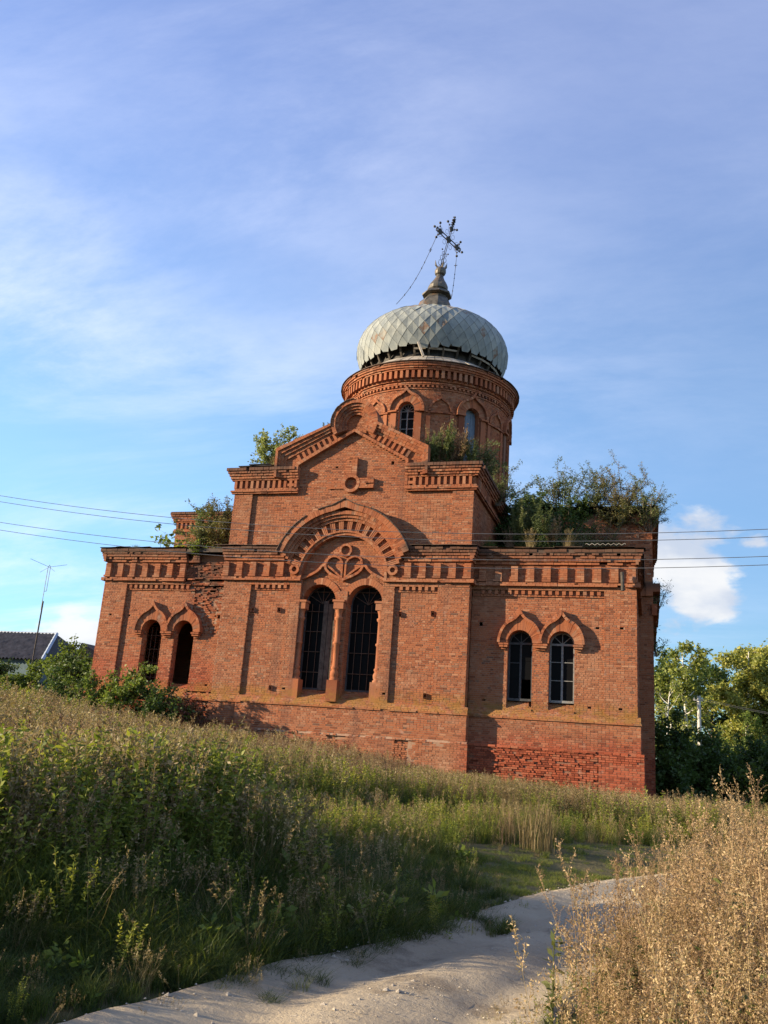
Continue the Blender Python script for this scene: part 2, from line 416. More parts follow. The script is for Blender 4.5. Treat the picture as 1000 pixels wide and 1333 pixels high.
# ------------------------------------------------------------------ mesh helpers
class MB:
    def __init__(s):
        s.v, s.f, s.mi = [], [], []

    def poly(s, pts, faces, mi=0):
        b = len(s.v)
        s.v.extend(pts)
        for f in faces:
            s.f.append(tuple(b + i for i in f))
            s.mi.append(mi)

    def box(s, x0, x1, y0, y1, z0, z1, mi=0):
        s.poly([(x0, y0, z0), (x1, y0, z0), (x1, y1, z0), (x0, y1, z0), (x0, y0, z1), (x1, y0, z1), (x1, y1, z1), (x0, y1, z1)],
               [(0, 3, 2, 1), (4, 5, 6, 7), (0, 1, 5, 4), (1, 2, 6, 5), (2, 3, 7, 6), (3, 0, 4, 7)], mi)

    def prism(s, mf, pts, n0, n1, back=False, mi=0):
        k = len(pts)
        b = len(s.v)
        s.v.extend(mf(u, z, n1) for u, z in pts)
        s.v.extend(mf(u, z, n0) for u, z in pts)
        s.f.append(tuple(b + i for i in range(k)))
        s.mi.append(mi)
        for i in range(k):
            j = (i + 1) % k
            s.f.append((b + i, b + k + i, b + k + j, b + j))
            s.mi.append(mi)
        if back:
            s.f.append(tuple(b + k + i for i in reversed(range(k))))
            s.mi.append(mi)

    def tube(s, pts, rad, sides=6, cap=True, mi=0):
        pts = [Vector(p) for p in pts]
        if isinstance(rad, (int, float)):
            rad = [rad] * len(pts)
        b = len(s.v)
        for i, p in enumerate(pts):
            t = (pts[min(i + 1, len(pts) - 1)] - pts[max(i - 1, 0)])
            if t.length < 1e-9:
                t = Vector((0, 0, 1))
            t.normalize()
            a = t.cross(Vector((0, 0, 1)) if abs(t.z) < 0.95 else Vector((1, 0, 0))).normalized()
            c = t.cross(a)
            for k in range(sides):
                w = 2 * PI * k / sides
                s.v.append(tuple(p + (a * math.cos(w) + c * math.sin(w)) * rad[i]))
        for i in range(len(pts) - 1):
            for k in range(sides):
                k2 = (k + 1) % sides
                s.f.append((b + i * sides + k, b + i * sides + k2, b + (i + 1) * sides + k2, b + (i + 1) * sides + k))
                s.mi.append(mi)
        if cap:
            s.f.append(tuple(b + k for k in reversed(range(sides))))
            s.f.append(tuple(b + (len(pts) - 1) * sides + k for k in range(sides)))
            s.mi += [mi, mi]

    def lathe(s, prof, cx, cy, sides=24, a0=0.0, a1=2 * PI, jit=0.0, mi=0):
        b = len(s.v)
        full = abs(a1 - a0 - 2 * PI) < 1e-6
        nn = sides if full else sides + 1
        for r, z in prof:
            for k in range(nn):
                w = a0 + (a1 - a0) * k / sides
                rr = r * (1 + (rnd.random() - 0.5) * jit)
                s.v.append((cx + rr * math.sin(w), cy - rr * math.cos(w), z))
        for i in range(len(prof) - 1):
            for k in range(sides):
                k2 = (k + 1) % nn
                s.f.append((b + i * nn + k, b + i * nn + k2, b + (i + 1) * nn + k2, b + (i + 1) * nn + k))
                s.mi.append(mi)

    def mesh(s, name, mats, smooth=False):
        me = bpy.data.meshes.new(name)
        me.from_pydata(s.v, [], s.f)
        if not isinstance(mats, (list, tuple)):
            mats = [mats]
        for mm in mats:
            me.materials.append(mm)
        if len(mats) > 1:
            me.polygons.foreach_set('material_index', s.mi)
        if smooth:
            me.polygons.foreach_set('use_smooth', [True] * len(me.polygons))
        me.update()
        return me

    def build(s, name, mats, parent=None, smooth=False):
        return link(name, s.mesh(name, mats, smooth), parent)


def link(name, me, parent=None, loc=None, rot=None):
    o = bpy.data.objects.new(name, me)
    COL.objects.link(o)
    if parent is not None:
        o.parent = parent
    if loc is not None:
        o.location = loc
    if rot is not None:
        o.rotation_euler = rot
    return o


def quads_mesh(name, V, mats, F=None, mi=None):
    """Fast mesh from numpy: V (n*4,3), quads in order."""
    me = bpy.data.meshes.new(name)
    V = np.asarray(V, dtype=np.float32)
    nq = len(V) // 4
    me.vertices.add(len(V))
    me.vertices.foreach_set('co', V.ravel())
    me.loops.add(nq * 4)
    me.loops.foreach_set('vertex_index', np.arange(nq * 4, dtype=np.int32))
    me.polygons.add(nq)
    me.polygons.foreach_set('loop_start', np.arange(0, nq * 4, 4, dtype=np.int32))
    if not isinstance(mats, (list, tuple)):
        mats = [mats]
    for mm in mats:
        me.materials.append(mm)
    if mi is not None:
        me.polygons.foreach_set('material_index', np.asarray(mi, dtype=np.int32))
    me.update(calc_edges=True)
    return me


def thing(name, label, cat, loc=(0, 0, 0), group=None, rz=0.0):
    o = bpy.data.objects.new(name, None)
    o.empty_display_size = 0.3
    COL.objects.link(o)
    o.location = loc
    o.rotation_euler = (0, 0, rz)
    return tag(o, label, cat, group)


def tag(o, label=None, cat=None, group=None, kind=None):
    if label:
        o['label'] = label
    if cat:
        o['category'] = cat
    if group:
        o['group'] = group
    if kind:
        o['kind'] = kind
    return o


# ------------------------------------------------------------------ terrain
ROAD_L = [(6.0, -33), (6.7, -28.5), (7.3, -25.8), (7.75, -24.1), (8.05, -22.9), (8.37, -22.1), (8.68, -21.1), (9.03, -19.5), (9.42, -17.8), (9.98, -16.2), (10.8, -14.6), (12.2, -12.8), (14.5, -11.0), (19, -9), (30, -6)]
ROAD_R = [(10.0, -33), (10.1, -28.5), (10.15, -25.8), (10.2, -24.1), (10.3, -22.9), (10.45, -22.1), (10.6, -21.1), (11.0, -19.5), (11.6, -17.8), (12.3, -16.6), (13.2, -15.6), (14.5, -14.6), (16.5, -13.4), (20, -11.8), (31, -9)]
RL, RR = np.array(ROAD_L), np.array(ROAD_R)
RC = (RL + RR) / 2
RW = np.linalg.norm(RR - RL, axis=1) / 2


def sm(t):
    t = np.clip(t, 0, 1)
    return t * t * (3 - 2 * t)


def road_sd(x, y):
    """Distance outside the road's edge (negative inside), and which side (+1 = right)."""
    x = np.asarray(x, float)
    y = np.asarray(y, float)
    best = np.full(x.shape, 1e9)
    side = np.zeros(x.shape)
    for i in range(len(RC) - 1):
        a, b = RC[i], RC[i + 1]
        d = b - a
        t = np.clip(((x - a[0]) * d[0] + (y - a[1]) * d[1]) / (d @ d), 0, 1)
        px, py = a[0] + t * d[0], a[1] + t * d[1]
        w = RW[i] + t * (RW[i + 1] - RW[i])
        dist = np.hypot(x - px, y - py) - w
        cr_ = (x - a[0]) * d[1] - (y - a[1]) * d[0]
        k = dist < best
        best = np.where(k, dist, best)
        side = np.where(k, np.sign(cr_), side)
    return best, side


def bumps(x, y, s, a):
    return a * (np.sin(x * s * 1.3 + 0.7) * np.cos(y * s + 1.9) + 0.5 * np.sin(x * s * 2.7 - y * s * 2.1))


def ground_z(x, y):
    x = np.asarray(x, float)
    y = np.asarray(y, float)
    d, side = road_sd(x, y)
    A = -0.36 + 0.064 * np.clip(10.5 - x, -6, 34)
    t = sm(np.maximum(d, 0) / 21.0)
    z = -0.45 + (A + 0.45) * t
    z = z + 0.16 * sm(np.maximum(d, 0) / 2.5) * np.where(side < 0, 1, 0.6)
    z = z + bumps(x, y, 0.6, 0.035) * sm(d / 2)
    far = np.hypot(x - 10.8, y + 29.5)
    z = z + np.clip(far - 70, 0, 400) * 0.004
    z = z - 0.07 * np.clip(-d * 4 + 0.6, 0, 1)
    return z


def gz(x, y):
    return float(ground_z(np.array([x]), np.array([y]))[0])


# ground sheet: fine near, coarse far
def grid_mesh(name, xs, ys, zf, mat):
    X, Y = np.meshgrid(xs, ys)
    Z = zf(X, Y)
    V = np.stack([X, Y, Z], -1).reshape(-1, 3)
    nx, ny = len(xs), len(ys)
    F = []
    for j in range(ny - 1):
        for i in range(nx - 1):
            a = j * nx + i
            F.append((a, a + 1, a + nx + 1, a + nx))
    me = bpy.data.meshes.new(name)
    me.from_pydata(V.tolist(), [], F)
    me.materials.append(mat)
    me.polygons.foreach_set('use_smooth', [True] * len(F))
    me.update()
    return link(name, me)


def axis(lo, a, b, hi, fine, k=14):
    l = a - (a - lo) * (np.linspace(1, 0, k, endpoint=False) ** 2.2)
    r = b + (hi - b) * (np.linspace(0, 1, k + 1)[1:] ** 2.2)
    return np.concatenate([l, np.arange(a, b + 1e-6, fine), r])


ground = grid_mesh('ground', axis(-700, -26, 24, 700, 0.5), axis(-400, -36, 34, 900, 0.5), ground_z, M['soil'])
tag(ground, kind='structure')


def densify(P, n):
    d = np.concatenate([[0], np.cumsum(np.linalg.norm(np.diff(RC, axis=0), axis=1))])
    t = np.linspace(0, d[-1], n)
    return np.stack([np.interp(t, d, P[:, 0]), np.interp(t, d, P[:, 1])], -1)


NLONG, NAC = 260, 26
DL, DR = densify(RL, NLONG), densify(RR, NLONG)
V, F = [], []
for i in range(NLONG):
    for k in range(NAC + 1):
        t = k / NAC
        jl = 0.12 * math.sin(i * 0.9) + 0.1 * math.sin(i * 0.37 + 1)
        tt = t + (jl * 0.10 + rnd.uniform(-.03, .03) if t in (0.0, 1.0) else 0)
        p = DL[i] * (1 - tt) + DR[i] * tt
        rut = -0.05 * math.exp(-((t - 0.27) / 0.09) ** 2) - 0.05 * math.exp(-((t - 0.75) / 0.09) ** 2) + 0.03 * math.exp(-((t - 0.5) / 0.12) ** 2)
        edge = 0.05 * (abs(t - 0.5) * 2) ** 6 - (0.16 if t in (0.0, 1.0) else 0)
        z = -0.45 + rut + edge + bumps(p[0], p[1], 2.1, 0.008) + bumps(p[0], p[1], 5.3, 0.006) + (rnd.random() - 0.5) * 0.012 + 0.012
        V.append((p[0], p[1], z))
for i in range(NLONG - 1):
    for k in range(NAC):
        a = i * (NAC + 1) + k
        F.append((a, a + 1, a + NAC + 2, a + NAC + 1))
me = bpy.data.meshes.new('dirt_road')
me.from_pydata(V, [], F)
me.materials.append(M['road'])
me.polygons.foreach_set('use_smooth', [True] * len(F))
road = tag(link('dirt_road', me), kind='structure')

# pebbles lying on the road
peb = MB()
for _ in range(6500):
    i = rnd.randrange(20, 170)
    t = min(0.97, max(0.03, rnd.choice((rnd.gauss(.5, .1), rnd.gauss(.93, .06), rnd.gauss(.08, .05), rnd.random()))))
    p = DL[i] * (1 - t) + DR[i] * t
    s = rnd.uniform(0.004, 0.011) * (2.8 if rnd.random() < 0.03 else 1)
    z = -0.45 + 0.0 + 0.012
    z += -0.05 * math.exp(-((t - 0.27) / 0.09) ** 2) - 0.05 * math.exp(-((t - 0.75) / 0.09) ** 2) + 0.03 * math.exp(-((t - 0.5) / 0.12) ** 2) + 0.05 * (abs(t - 0.5) * 2) ** 6
    pts = []
    for k in range(5):
        w = 2 * PI * k / 5 + rnd.random() * 0.6
        pts.append((p[0] + s * math.cos(w) * rnd.uniform(0.7, 1.3), p[1] + s * math.sin(w) * rnd.uniform(0.7, 1.3), z))
    top = (p[0] + s * 0.2, p[1], z + s * rnd.uniform(0.5, 0.9))
    peb.poly(pts + [top], [(0, 1, 5), (1, 2, 5), (2, 3, 5), (3, 4, 5), (4, 0, 5)])
tag(peb.build('gravel', M['stone']), kind='stuff')

# ------------------------------------------------------------------ the church
church = thing('church', 'abandoned red brick church with one round drum and a low onion dome', 'church')


def Fp(y0):
    return lambda u, z, n: (u, y0 - n, z)


def Sx(x0, sg=1):
    """wall facing +x (sg=1) or -x: u runs along y"""
    return lambda u, z, n: (x0 + sg * n, u, z)


def Cy(Rr, cx=0.0, cy=11.0):
    return lambda u, z, n: (cx + math.sin(u / Rr) * (Rr + n), cy - math.cos(u / Rr) * (Rr + n), z)


def sub_iv(ivs, holes):
    for h0, h1 in holes:
        o = []
        for a, b in ivs:
            if h1 <= a or h0 >= b:
                o.append((a, b))
            else:
                if h0 > a:
                    o.append((a, h0))
                if h1 < b:
                    o.append((h1, b))
        ivs = o
    return ivs


def const(a, b):
    return lambda z: [(a, b)]


COURSE = 0.07
BL, BH, JT = 0.245, 0.12, 0.014


def brick_field(bk, mo, mf, z0, z1, iv, erode=None, jit=0.004, seed=0, emit=None, drop=0.0, mdepth=0.010, backn=-0.05):
    """Lays courses of single bricks: every brick a raised box over a mortar sheet."""
    rr = random.Random(seed)
    k0 = int(math.floor(z0 / COURSE + 1e-6))
    k = k0
    while k * COURSE < z1 - 0.004:
        a, b = max(z0, k * COURSE), min(z1, (k + 1) * COURSE)
        k += 1
        if b - a < 0.02:
            continue
        zc_ = (a + b) / 2
        ivs = [t for t in iv(zc_) if t[1] - t[0] > 0.02]
        # cross bond: courses of stretchers and headers with scattered closers
        mode = k % 2
        L_ = BL if mode == 0 else BH
        if rr.random() < 0.15:
            L_ = BL if L_ == BH else BH
        off = (k % 4) * 0.064
        for u0, u1 in ivs:
            if mo is not None:
                e0 = erode(0.5 * (u0 + u1), zc_) if erode else 0.0
                steps = [u0, u1]
                if u1 - u0 > 0.6 and (erode or mf.__name__ == '<lambda>'):
                    ns = max(1, int((u1 - u0) / 0.5))
                    steps = [u0 + (u1 - u0) * q / ns for q in range(ns + 1)]
                for q in range(len(steps) - 1):
                    e = (erode(0.5 * (steps[q] + steps[q + 1]), zc_) if erode else 0.0)
                    d = -mdepth - e - (0.02 if e > 0.01 else 0)
                    mo.poly([mf(steps[q], a, d), mf(steps[q + 1], a, d), mf(steps[q + 1], b, d), mf(steps[q], b, d)], [(0, 1, 2, 3)])
            i = math.floor((u0 - off) / L_)
            while True:
                s0 = off + i * L_
                i += 1
                if s0 >= u1:
                    break
                p0, p1 = max(s0 + JT / 2, u0), min(s0 + L_ - JT / 2, u1)
                if p1 - p0 < 0.03:
                    continue
                if drop and rr.random() < drop:
                    continue
                e = erode(0.5 * (p0 + p1), zc_) if erode else 0.0
                if e > 0 and rr.random() < min(0.25, e * 2):
                    continue
                n = (rr.random() - 0.5) * 2 * jit - e * rr.uniform(0.6, 1.3)
                za, zb = a + JT / 2 + (rr.random() - .5) * 0.003, b - JT / 2 + (rr.random() - .5) * 0.003
                t = (rr.random() - 0.5) * 0.004
                pts = [mf(p0, za, n + t), mf(p1, za, n - t), mf(p1, zb, n - t), mf(p0, zb, n + t)]
                bb = backn - e
                q = [mf(p0 - .001, za - .001, bb), mf(p1 + .001, za - .001, bb), mf(p1 + .001, zb + .001, bb), mf(p0 - .001, zb + .001, bb)]
                fs = [(0, 1, 2, 3), (0, 4, 5, 1), (1, 5, 6, 2), (2, 6, 7, 3), (3, 7, 4, 0)]
                if emit is not None and emit(pts + q, fs, p0, p1, zc_):
                    continue
                bk.poly(pts + q, fs)


def brick_row(mb, mf, u0, u1, z0, z1, proj, back, rr, pitch=BH, jit=0.009, drop=0.004):
    """One projecting course, laid as headers on edge."""
    nn = max(1, round((u1 - u0) / pitch))
    for i in range(nn):
        if drop and rr.random() < drop:
            continue
        a, b = u0 + (u1 - u0) * i / nn + 0.004, u0 + (u1 - u0) * (i + 1) / nn - 0.004
        if i == 0:
            a = u0
        if i == nn - 1:
            b = u1
        n = proj + (rr.random() - 0.5) * 2 * jit - (rr.uniform(0.02, 0.06) if rr.random() < 0.06 and proj > 0.06 else 0)
        dz = (rr.random() - 0.5) * 0.006
        mb.prism(mf, [(a, z0 + dz), (b, z0 + dz), (b, z1 + dz - 0.002), (a, z1 + dz - 0.002)], back, n)


def arc_pts(cx, cz, r, a0, a1, n):
    return [(cx + r * math.cos(a0 + (a1 - a0) * i / n), cz + r * math.sin(a0 + (a1 - a0) * i / n)) for i in range(n + 1)]


def band(mb, mf, inner, outer, n0, n1, gap=0.06, jit=0.004, rr=rnd, slots=None, slot_n=None):
    """Run of radial bricks between two matching polylines."""
    for i in range(len(inner) - 1):
        A, B, C_, D_ = Vector(inner[i]), Vector(inner[i + 1]), Vector(outer[i + 1]), Vector(outer[i])
        g_ = gap / 2
        a = A.lerp(B, g_)
        b = A.lerp(B, 1 - g_)
        c = D_.lerp(C_, 1 - g_)
        d = D_.lerp(C_, g_)
        t = n1 + (rr.random() - 0.5) * 2 * jit
        mb.prism(mf, [tuple(a), tuple(b), tuple(c), tuple(d)], n0, t)


def resample(P, n):
    P = [Vector(p) for p in P]
    d = [0]
    for i in range(1, len(P)):
        d.append(d[-1] + (P[i] - P[i - 1]).length)
    out = []
    for k in range(n + 1):
        t = d[-1] * k / n
        for i in range(1, len(P)):
            if t <= d[i] + 1e-9:
                f = (t - d[i - 1]) / max(1e-9, d[i] - d[i - 1])
                q = P[i - 1].lerp(P[i], f)
                out.append((q.x, q.y))
                break
    return out


def offset_path(P, w):
    """Offset a polyline to its left by w."""
    P = [Vector((p[0], p[1])) for p in P]
    out = []
    for i, p in enumerate(P):
        t = (P[min(i + 1, len(P) - 1)] - P[max(i - 1, 0)]).normalized()
        nrm = Vector((-t.y, t.x))
        k = 1.0
        if 0 < i < len(P) - 1:
            t0 = (P[i] - P[i - 1]).normalized()
            k = 1.0 / max(0.55, abs(Vector((-t0.y, t0.x)).dot(nrm)))
        out.append((p.x + nrm.x * w * k, p.y + nrm.y * w * k))
    return out


def ogee(cx, zs, half, tip, r_flat=None, n=12, sh=0.62):
    """Left foot -> tip -> right foot of a keel arch: round shoulders, concave rise to a point."""
    hz = tip - zs
    L_ = []
    a_end = R_(58)
    rz = hz * 0.80
    for i in range(n + 1):
        a = a_end * 1.0 * i / n
        L_.append((cx - half * math.cos(a), zs + rz * math.sin(a) / 1.0))
    p0 = Vector(L_[-1])
    p2 = Vector((cx, tip))
    p1 = Vector((cx - half * 0.16, zs + rz * 0.97))
    for i in range(1, 6):
        t = i / 5
        q = p0 * (1 - t) ** 2 + p1 * 2 * t * (1 - t) + p2 * t * t
        L_.append((q.x, q.y))
    Rr = [(2 * cx - u, z) for u, z in reversed(L_[:-1])]
    return L_ + Rr


class Wall:
    def __init__(s, name, label=None):
        s.name, s.label = name, label
        s.bk, s.mo = MB(), MB()

    def field(s, *a, **k):
        brick_field(s.bk, s.mo, *a, **k)

    def done(s):
        w = s.mo.build(s.name, [M['mortar'], M['sheet']], church)
        if s.label:
            w['label'] = s.label
        b = s.bk.build('brickwork', M['brick'], w)
        tag(b, kind='stuff')
        s.obj = w
        return w


def holes_fn(base, holes, w=0.06, h=0.036):
    def f(z):
        iv = base(z)
        hs = [(u - w, u + w) for u, hz in holes if abs(z - hz) < h]
        return sub_iv(iv, hs) if hs else iv
    return f


def pocket(wall, mf, holes, w=0.06, h=0.07, d=0.25):
    for u, z in holes:
        k = math.floor((z - 0.05) / COURSE)
        z0, z1 = z - 0.085, z + 0.085
        wall.mo.poly([mf(u - w, z0, -.02), mf(u + w, z0, -.02), mf(u + w, z1, -.02), mf(u - w, z1, -.02),
                      mf(u - w, z0, -d), mf(u + w, z0, -d), mf(u + w, z1, -d), mf(u - w, z1, -d)],
                     [(0, 1, 5, 4), (1, 2, 6, 5), (2, 3, 7, 6), (3, 0, 4, 7), (4, 5, 6, 7)], 1)


rr = random.Random(3)
HW = 4.8                                # half width of the arms
# ---- transept (front arm)
T = Wall('transept_wall', 'projecting front gable wall with the tall twin window bay')
F0 = Fp(0.0)
F12 = Fp(0.10)
LOWER = [(-2.42, 5.85), (-3.5, 5.83), (3.5, 5.85), (2.3, 5.8), (-2.45, 2.98), (3.38, 2.98), (-1.9, 2.97), (1.9, 2.97)]
zA, zB = 2.66, 6.80


def front_low(z):
    return [(-4.8, -3.65), (-2.05, -1.6), (1.6, 2.05), (3.65, 4.8)]


T.field(F0, zA, zB, holes_fn(front_low, LOWER), seed=1)
T.field(F12, zA, zB, holes_fn(lambda z: [(-3.65, -2.05), (2.05, 3.65)], LOWER), seed=2)
pocket(T, F0, LOWER)
for (u0, u1, x_, sg) in ((0, .12, -3.65, 1), (0, .12, 2.05, 1), (0, .12, -2.05, -1), (0, .12, 3.65, -1)):
    T.field(Sx(x_, sg), zA, zB, const(u0, u1), seed=3)
T.field(F0, zB, 6.98, lambda z: [(-4.8, -1.6), (1.6, 4.8)], seed=4)
T.field(Sx(4.8, 1), 0.2, 6.98, const(0, 0.45), seed=5)
# plinth of the transept with its sloped top
FPl = Fp(-0.10)
T.field(FPl, 1.52, 2.42, const(-3.72, 4.9), seed=6)
T.field(Sx(4.9, 1), -0.5, 2.42, const(-0.10, 0.45), seed=7)
T.field(Fp(-0.16), -0.5, 1.46, const(-3.78, 4.98), erode=lambda u, z: max(0, 0.06 * (math.sin(u * 5.1) + math.sin(u * 2.3 + 1)) * (1 if z > 1.3 else .25)), seed=8)
T.field(Fp(-0.02), 0.2, 2.42, const(-4.86, -3.72), erode=lambda u, z: max(0, 0.14 * (1.4 - z)) + (0.02 if z < 1.7 else 0), seed=9)
T.field(Sx(-3.72, -1), 0.2, 2.42, const(-0.10, -0.02), seed=10)


def slope(y0, z0, y1, z1):
    """mapping of a sloped sheet: second coordinate 0..len up the slope"""
    d = Vector((y1 - y0, z1 - z0))
    ln = d.length
    d /= ln
    nrm = Vector((-d.y, d.x))
    return (lambda u, t, n: (u, y0 + d.x * t + nrm.x * -0 - d.y * n, z0 + d.y * t + d.x * n)), ln


sf, ln = slope(-0.125, 2.45, 0.0, 2.67)
T.field(sf, 0, ln, const(-3.75, 4.92), seed=11, jit=0.006)
sf, ln = slope(-0.05, 2.45, 0.0, 2.67)
T.field(sf, 0, ln, const(-4.86, -3.75), seed=12, jit=0.01)
sf, ln = slope(0.0, 2.67, 0.12, 2.69)
T.field(sf, 0, ln, lambda z: [(-3.65, -2.05), (2.05, 3.65)], seed=12)
sf, ln = slope(-0.16, 1.46, -0.10, 1.54)
T.field(sf, 0, ln, const(-3.78, 4.95), seed=13, jit=0.02, drop=0.2)
sc = MB()
brick_row(sc, F0, -3.75, 4.93, 2.395, 2.455, 0.15, -0.02, rr, 0.255, 0.006)
brick_row(sc, F0, -4.88, -3.75, 2.395, 2.455, 0.075, -0.02, rr, 0.255, 0.01)
sc.build('string_course', M['brick'], church)

# window bay: splayed sill, jambs, middle pier
sf, ln = slope(0.0, 2.67, 0.72, 3.08)
T.field(sf, 0, ln, const(-1.6, 1.6), seed=14, jit=0.008, drop=0.03)
T.field(Sx(-1.6, 1), 2.66, 6.30, const(0, 1.0), seed=15)
T.field(Sx(1.6, -1), 2.66, 6.30, const(0, 1.0), seed=16)
FB = Fp(0.14)
T.field(FB, 2.7, 6.62, const(-0.22, 0.22), seed=17)
T.field(Sx(0.22, 1), 2.7, 6.62, const(0.14, 1.0), seed=18)
T.field(Sx(-0.22, -1), 2.7, 6.62, const(0.14, 1.0), seed=19)
CXW = (-0.90, 0.90)
RWN, CZW = 0.67, 6.20                    # big window arch radius and centre height


def bay_face(z):
    iv = [(-1.62, 1.62)]
    hs = []
    for cx in CXW:
        if z < CZW:
            hs.append((cx - RWN, cx + RWN))
        elif z < CZW + RWN:
            h = math.sqrt(RWN ** 2 - (z - CZW) ** 2)
            hs.append((cx - h, cx + h))
    iv = sub_iv(iv, hs)
    if z > 7.08:
        h = math.sqrt(max(0, 1.66 ** 2 - (z - 7.08) ** 2))
        iv = [(max(a, -h), min(b, h)) for a, b in iv if max(a, -h) < min(b, h)]
    return iv


T.field(Fp(0.2), 6.24, 8.74, bay_face, seed=22)
# arch undersides
for cx in CXW:
    P = arc_pts(cx, CZW, RWN, 0, PI, 16)
    for i in range(16):
        (a, za), (b, zb) = P[i], P[i + 1]
        T.bk.poly([(a, 0.2, za), (b, 0.2, zb), (b, 0.9, zb), (a, 0.9, za)], [(3, 2, 1, 0)])
T.field(Sx(-1.6, 1), 6.30, 7.1, const(0, 0.22), seed=23)
T.field(Sx(1.6, -1), 6.30, 7.1, const(0, 0.22), seed=24)

# ---- upper transept wall
CROSS_HOLES = [(-0.62, 11.45), (1.62, 11.55)]


def gable_up(z):
    h = 4.02
    if z > 10.5:
        h = 2.15
    if z > 11.55:
        h = min(h, (12.86 - z) / 1.29 * 2.15)
    iv = [(-h, h)] if h > 0 else []
    if 8.2 < z < 7.08 + 2.75:
        a = math.sqrt(max(0, 2.5 ** 2 - (z - 7.08) ** 2)) if z < 7.08 + 2.5 else 0
        iv = sub_iv(iv, [(-a, a)])
    return iv


T.field(Fp(0.09), 8.18, 12.84, holes_fn(gable_up, CROSS_HOLES), seed=25)
pocket(T, Fp(0.09), CROSS_HOLES)
T.field(F0, 8.18, 10.52, lambda z: [(-4.8, -4.02), (4.02, 4.8)], seed=26)
for x_, sg in ((-4.02, 1), (4.02, -1)):
    T.field(Sx(x_, sg), 8.18, 10.5, const(0, 0.09), seed=27)
T.field(Sx(4.8, 1), 6.9, 11.1, const(0.0, 6.2), seed=28)
T.field(Sx(-4.8, -1), 6.9, 11.1, const(0.0, 6.2), seed=29)
# closing backs of the arm (never seen): ceiling and back sheets
T.mo.box(-4.7, 4.7, 1.05, 1.3, 7.2, 11.2, 1)
T.mo.box(-4.7, -1.65, 0.30, 1.3, 0.0, 7.2, 1)
T.mo.box(1.65, 4.7, 0.30, 1.3, 0.0, 7.2, 1)
T.mo.box(-1.65, 1.65, 0.9, 1.3, 0.0, 3.05, 1)
T.mo.box(-1.65, 1.65, 1.02, 1.3, 6.95, 7.3, 1)
T.done()


# ---- cornices
def cornice(mf, u0, u1, z_belt, z_fr, z_c0, z_top, base, ends=(0, 0), pr=0.26, rows=5, drop=0.0, skip=None):
    mb = MB()
    segs = [(u0, u1)]
    if skip:
        segs = sub_iv(segs, skip)
    for a, b in segs:
        brick_row(mb, mf, a - ends[0] * 0.1, b + ends[1] * 0.1, z_belt, z_belt + 0.065, base + 0.10, -0.05, rr, 0.255, 0.005, drop)
        brick_row(mb, mf, a - ends[0] * 0.07, b + ends[1] * 0.07, z_belt + 0.067, z_belt + 0.13, base + 0.07, -0.05, rr, BH, 0.005, drop)
        if a == segs[0][0]:
            mb.build('belt_course', M['brick'], church)
            mb = MB()
        h = (z_top - z_c0) / rows
        for i in range(rows):
            p = base + 0.07 + (pr - 0.07) * (i / (rows - 1)) ** 0.9
            e = 0.05 + 0.16 * i / (rows - 1)
            brick_row(mb, mf, a - ends[0] * e, b + ends[1] * e, z_c0 + i * h, z_c0 + (i + 1) * h - 0.003, p, -0.05, rr, BH if i % 2 else 0.255, 0.008, drop + (0.02 if i > 2 else 0))
    return mb.build('cornice', M['brick'], church)


def copies(me, name, parent, locs, rots=None):
    for i, l in enumerate(locs):
        link(name, me, parent, l, rots[i] if rots else None)


def frieze_back(mb, mf, u0, u1, z0, z1, n):
    brick_field(mb, mb, mf, z0, z1, const(u0, u1), seed=31)


# bracket: little pier of the frieze with a splayed foot
def bracket_mesh(w, h, d, name='bracket'):
    mb = MB()
    nrow = max(3, round(h / 0.075))
    for i in range(nrow):
        z0, z1 = h * i / nrow, h * (i + 1) / nrow
        ex = 0.06 if i == 0 else 0.0
        for (a, b) in (((-w / 2 - ex, -0.003), (0.003, w / 2)) if i % 2 else ((-w / 2 - ex, w / 2),)):
            mb.prism(F0, [(a, z0 + 0.003), (b, z0 + 0.003), (b, z1 - 0.003), (a, z1 - 0.003)], -0.01, d + rr.uniform(-.005, .005))
    return mb.mesh(name, M['brick'])


def dentil_mesh(w, h, d, name='dentil'):
    mb = MB()
    mb.prism(F0, [(-w / 2, 0), (w / 2, 0), (w / 2, h), (-w / 2, h)], -0.01, d, back=True)
    return mb.mesh(name, M['brick'])


# lower cornice of transept in two lengths, interrupted by the great arch
fr = MB()
for (a, b) in ((-4.85, -1.66), (1.66, 4.85)):
    fr = MB()
    brick_field(fr, fr, Fp(0.0), 7.06, 7.78, const(a, b), seed=33)
    fr.build('frieze', M['brick'], church)
fr = MB()
brick_field(fr, fr, Sx(4.85, 1), 6.95, 7.78, const(0.0, 0.45), seed=34)
fr.build('frieze', M['brick'], church)
cornice(F0, -4.85, -2.35, 6.95, 7.1, 7.72, 8.24, 0.02, (0.4, 0))
cornice(F0, 2.35, 4.85, 6.95, 7.1, 7.72, 8.24, 0.02, (0, 1))
for (a, b) in ((-2.36, -1.62), (1.62, 2.36)):
    bl = MB()
    brick_row(bl, F0, a, b, 6.95, 7.015, 0.12, -.05, rr, 0.255)
    brick_row(bl, F0, a, b, 7.017, 7.08, 0.09, -.05, rr)
    bl.build('belt_course', M['brick'], church)
